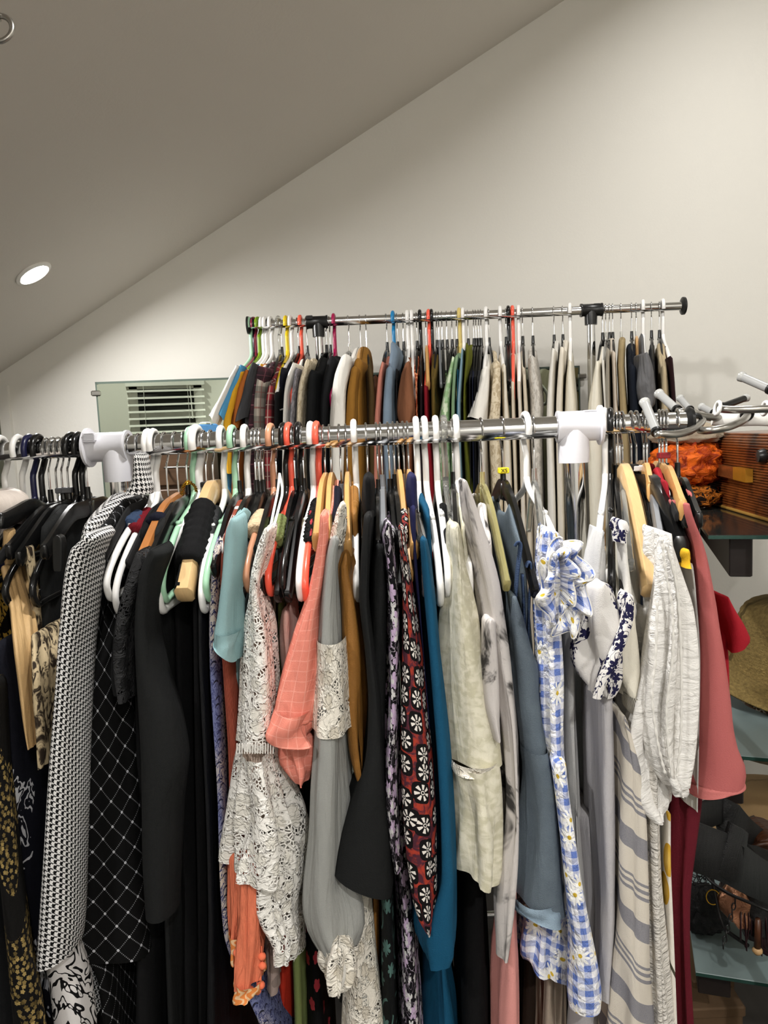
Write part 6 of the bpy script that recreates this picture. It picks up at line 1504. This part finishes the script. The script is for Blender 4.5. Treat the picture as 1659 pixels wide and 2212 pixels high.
hat('taupe_felt_hat', 'taupe felt hat with a printed bandana band on the middle shelf', tuple(np.array(P(1712, 1530, 1.62))), (.1, .085), .21, K_FELT, (-.12, -.1, 1), False, (K_BANDANA, .002, .04))
hat('straw_hat', 'ridged straw hat leaning on top of the taupe hat', tuple(np.array(P(1690, 1440, 1.68))), (.118, .155), .2, K_STRAW, (.16, -.22, 1), True)
hat('tan_felt_hat', 'tan felt hat hanging under the middle shelf', tuple(np.array(P(1668, 1765, 1.72))), (.11, .09), .2, K_FELT2, (.1, .25, 1))

# ---------------------------------------------------------------- bags and straps on the lowest shelf
z3 = C3[2]
K_LEATH = C('black_leather', '161616', .5, .4, weave=1.2, spec=.45); K_BRLE = C('brown_leather', '4a2a18', .38, .8, spec=.5, wx=60, wy=20); K_WINE = C('wine_leather', '2a1418', .3, .9, spec=.55, wx=80, wy=20); K_COPPER = C('copper_leather', 'c28a68', .25, .8, spec=.6, metal=.5, wx=50, wy=40)
b1 = thing('black_leather_bag', 'black leather bag whose broad strap loops over the maroon skirt', 'bag', P(1640, 1990, 1.42))
pts = [P(*q) for q in [(1560, 1752, 1.36), (1500, 1768, 1.26), (1452, 1782, 1.12), (1441, 1800, 1.04), (1470, 1816, 1.02), (1520, 1836, 1.03), (1575, 1858, 1.06), (1625, 1890, 1.12), (1680, 1920, 1.2)]]
hts = [.022, .026, .032, .035, .034, .034, .034, .032, .03]
def ribbon(pts, hts, th, mat, par, name, sub=6):
    pa = smooth_path(pts, sub); hh = np.interp(np.linspace(0, 1, len(pa)), np.linspace(0, 1, len(hts)), hts)
    T_ = np.gradient(pa, axis=0); T_[:, 2] *= .6; N_ = np.cross(T_, [0, 0, 1.]); N_ /= np.linalg.norm(N_, axis=1)[:, None] + 1e-9; UPv = np.cross(N_, T_); UPv /= np.linalg.norm(UPv, axis=1)[:, None] + 1e-9
    vs = []; sec = [(th, -1), (th, 1), (th * .4, 1.02), (-th * .4, 1.02), (-th, 1), (-th, -1)]
    for i in range(len(pa)):
        for a, b_ in sec: vs.append(pa[i] + N_[i] * a + UPv[i] * b_ * hh[i])
    n = len(sec); fs = [(i * n + k, i * n + (k + 1) % n, (i + 1) * n + (k + 1) % n, (i + 1) * n + k) for i in range(len(pa) - 1) for k in range(n)]
    fs += [tuple(range(n))[::-1], tuple((len(pa) - 1) * n + k for k in range(n))]
    uv = [(vs[i][0] + vs[i][1], vs[i][2]) for q in fs for i in q]
    return link(name, vs, fs, mat, par, uvs=uv)
ribbon(pts, hts, .0022, K_LEATH, b1, 'strap')
ribbon([P(1562, 1832, 1.05), P(1590, 1846, 1.06), P(1603, 1852, 1.075)], [.038, .038, .036], .005, K_LEATH, b1, 'strap_loop')
v, f = sweep(smooth_path([P(1552, 1815, 1.045), P(1600, 1826, 1.06), P(1606, 1840, 1.065), P(1600, 1890, 1.07)], 6), .0012, 6); link('piping', v, f, K_LEATH, b1)
ribbon([P(1500, 1766, 1.32), P(1550, 1750, 1.36), P(1580, 1775, 1.36), P(1620, 1815, 1.4), P(1680, 1850, 1.46)], [.022, .024, .034, .034, .03], .004, K_LEATH, b1, 'side_panel')
v, f, uv = loft([(1880, 1590, 1720), (1930, 1585, 1730), (2010, 1600, 1720)], 1.24, .1, folds=(4, .006), n=40); link('body', v, f, K_LEATH, b1, uvs=uv)
b2 = thing('brown_leather_purse', 'brown leather purse with folded flap at the right edge', 'bag', P(1650, 1850, 1.4))
v, f, uv = loft([(1812, 1612, 1720), (1840, 1600, 1740), (1880, 1602, 1740), (1940, 1570, 1740)], 1.38, .1, folds=(4, .008), n=40); link('body', v, f, K_BRLE, b2, uvs=uv)
v, f = sweep(smooth_path([P(1610, 1850, 1.37), P(1630, 1828, 1.36), P(1665, 1822, 1.36), P(1700, 1830, 1.36)], 6), .005, 8); link('rolled_handle', v, f, K_BRLE, b2)
b3 = thing('fringed_wine_purse', 'dark wine leather purse with fringe and copper panel on the lowest shelf', 'bag', P(1640, 2050, 1.35))
v, f, uv = loft([(1905, 1600, 1720), (1940, 1582, 1740), (1990, 1585, 1740), (2040, 1612, 1740)], 1.28, .12, folds=(5, .008), n=48); link('body', v, f, K_WINE, b3, uvs=uv)
v, f, uv = loft([(1925, 1570, 1610), (1945, 1556, 1632), (1970, 1560, 1626), (1992, 1580, 1612)], 1.25, .05, folds=(4, .005), n=36); link('copper_panel', v, f, K_COPPER, b3, uvs=uv)
for i in range(13):
    x = 1600 + i * 7.5; y1 = 2030 + 22 * math.sin(i * 1.3) + i * 2
    pa = smooth_path([P(x, 1965, 1.26 - .002 * (i % 3)), P(x + 3 * math.sin(i), 2000, 1.25), P(x + 6 * math.sin(i * 2.1), y1, 1.255)], 5)
    v, f = sweep(pa, [(.0026, .0012)] * len(pa), 6); link('fringe_strand', v, f, K_WINE, b3, uvs=[(0, 0)] * sum(len(q) for q in f))
v, f = sweep([P(1637, 1985, 1.235), P(1636, 2046, 1.24)], [.0045, .006], 10); link('tassel', v, f, K_BRLE, b3, uvs=[(0, 0)] * sum(len(q) for q in f))
bc = np.array(P(1636, 2053, 1.24)); v, f = lathe(bc, [(0, -.008), (.005, -.0065), (.0085, -.002), (.0085, .002), (.005, .0065), (0, .008)], 18); link('wooden_bead', v, f, solid('wood_bead', 'b08d60', .5), b3)
rope = solid('black_cord', '0e0d0d', .5)
st = thing('black_cord_strap', 'thin black cord strap with rings draped across the lowest shelf', 'strap', P(1560, 2000, 1.35))
v, f = sweep(smooth_path([P(*q) for q in [(1505, 1862, 1.3), (1532, 1900, 1.25), (1570, 1928, 1.22), (1620, 1950, 1.2), (1662, 1968, 1.19)]], 8), .0028, 8); link('cord', v, f, rope, st)
v, f = sweep(smooth_path([P(*q) for q in [(1535, 1880, 1.3), (1550, 1960, 1.28), (1562, 2000, 1.27), (1575, 2015, 1.28), (1615, 2042, 1.3)]], 8), .0036, 8); link('cord', v, f, rope, st)
c = np.array(P(1540, 1938, 1.26)); a = np.linspace(.4, 5.0, 20); v, f = sweep([c + np.array([.012 * math.cos(t), .003 * math.sin(t), .012 * math.sin(t)]) for t in a], .0011, 7); link('metal_ring', v, f, mg, st)
ln = []
for i in range(9):
    p = np.array(P(1588 - i * 3.2, 1946 + i * 12, 1.235)); n_ = np.array([1.0, 0, .2]) if i % 2 else np.array([.4, 1, 0]); n_ /= np.linalg.norm(n_)
    v, f = sweep([p + np.array([0, 0, .0065 * math.cos(q)]) + n_ * .0035 * math.sin(q) for q in np.linspace(0, 6.283, 13)[:-1]], .0011, 6, closed=True); link('chain_link', v, f, rope, st)
ch = thing('black_bead_belt', 'black looped cord belt lying on the lowest shelf', 'belt', P(1510, 1900, 1.4))
rng = np.random.RandomState(4)
for i in range(14):
    p = np.array(P(1492 + rng.uniform(0, 55), 1858 + rng.uniform(0, 45), 1.36 + rng.uniform(0, .04))); a0 = rng.uniform(0, 3); n_ = np.array([math.cos(a0), math.sin(a0) * .6, .3]); m_ = np.array([.2, .3, 1.])
    rr = rng.uniform(.008, .014); v, f = sweep([p + n_ * rr * math.cos(q) + m_ * rr * .6 * math.sin(q) for q in np.linspace(0, 6.283, 17)[:-1]], .0011, 6, closed=True); link('cord_loop', v, f, rope, ch)
heap('black_tassel_clutch', 'bag', 'small black beaded clutch at the back of the lowest shelf', K_LEATH, np.array(P(1520, 1905, 1.5)) * np.array([1, 1, 0]) + np.array([0, 0, z3]), (.05, .04, .05), 12, .006, 11)

# boxes under the shelves and the chest at the back left
M_CARD = wallpaint('brown_cardboard', '5a4632', .2)
for nm, lb, (x0, x1, yt), Y, h in (('brown_box', 'brown box standing below the lowest shelf at the right', (1490, 1606, 2178), 1.5, .3), ('small_brown_box', 'small brown box on top of the larger one below the shelf', (1500, 1582, 2118), 1.56, .055)):
    a = np.array(P(x0, yt, Y)); b_ = np.array(P(x1, yt, Y)); w = b_[0] - a[0]
    zt = a[2]
    bx_ = thing(nm, lb, 'box', (a[0] + w / 2, Y + .14, zt - h))
    v, f = box((a[0] + w / 2, Y + .14, zt - h / 2 - .006), (w, .28, h - .012), 0, .003); link('body', v, f, M_CARD, bx_, smooth=False)
    v, f = box((a[0] + w / 2, Y + .14, zt - .012), (w + .008, .288, .024), 0, .003); link('lid', v, f, M_CARD, bx_, smooth=False)
    if nm == 'brown_box':
        lower = zt - h
tb = thing('dark_low_table', 'dark low table under the boxes at the lower right', 'table', (.7, 1.64, 0))
v, f = box((.75, 1.68, lower - .02), (.62, .4, .04), 0, .004); link('table_top', v, f, M_DBROWN, tb, smooth=False)
for sx in (-.28, .28):
    for sy in (-.17, .17): v, f = box((.75 + sx, 1.68 + sy, (lower - .04) / 2), (.04, .04, lower - .04), 0, .003); link('leg', v, f, M_DBROWN, tb, smooth=False)
wd = B('chest_wood'); g = wd.noise(wd.obj(6, 40, 60), 1.0, 4.0, .6, .8); M_CHEST = wd.done(wd.mix(g, '3a2a1e', '5e4632'), .45, 0, .4)
a = np.array(P(318, 972, 2.08)); b_ = np.array(P(446, 966, 2.08)); zt = a[2]; w = b_[0] - a[0]; cx_ = (a[0] + b_[0]) / 2
cd = thing('chest_of_drawers', 'tall brown chest of drawers behind the left part of the front rack', 'chest', (cx_, 2.15, 0))
v, f = box((cx_, 2.15, zt / 2), (w, .13, zt), 0, .003); link('carcass', v, f, M_CHEST, cd, smooth=False)
for i in range(5):
    zc = zt - .05 - i * .11
    v, f = box((cx_, 2.082, zc), (w - .02, .016, .1), 0, .003); o = link('drawer', v, f, M_CHEST, cd, smooth=False)
    v, f = sweep(smooth_path([(cx_ - .03, 2.074, zc), (cx_ - .028, 2.058, zc), (cx_ + .028, 2.058, zc), (cx_ + .03, 2.074, zc)], 4), .003, 8); link('handle', v, f, M_STEEL, o)
a = np.array(P(413, 916, 2.36)); b_ = np.array(P(470, 914, 2.36))
zt2 = zt + .0005; wq = b_[0] - a[0]; hq = P(440, 916, 2.1).z - zt2
bb = thing('blue_gift_bag', 'blue paper bag standing on the chest of drawers', 'bag', ((a[0] + b_[0]) / 2, 2.14, zt2))
k = np.array([(a[0] + b_[0]) / 2 * 2.1 / 2.36, 2.14, zt2]); wq = wq * 2.1 / 2.36
v, f = box(k + np.array([0, 0, hq / 2]), (wq, .06, hq), .12, .003); link('body', v, f, wallpaint('blue_paper', '41719c', .3), bb, smooth=False)
v, f = sweep(smooth_path([k + np.array([-.015, -.028, hq - .002]), k + np.array([-.012, -.03, hq + .004]), k + np.array([.012, -.03, hq + .004]), k + np.array([.015, -.028, hq - .002])], 5), .0012, 6); link('handle', v, f, M_WHITE, bb)
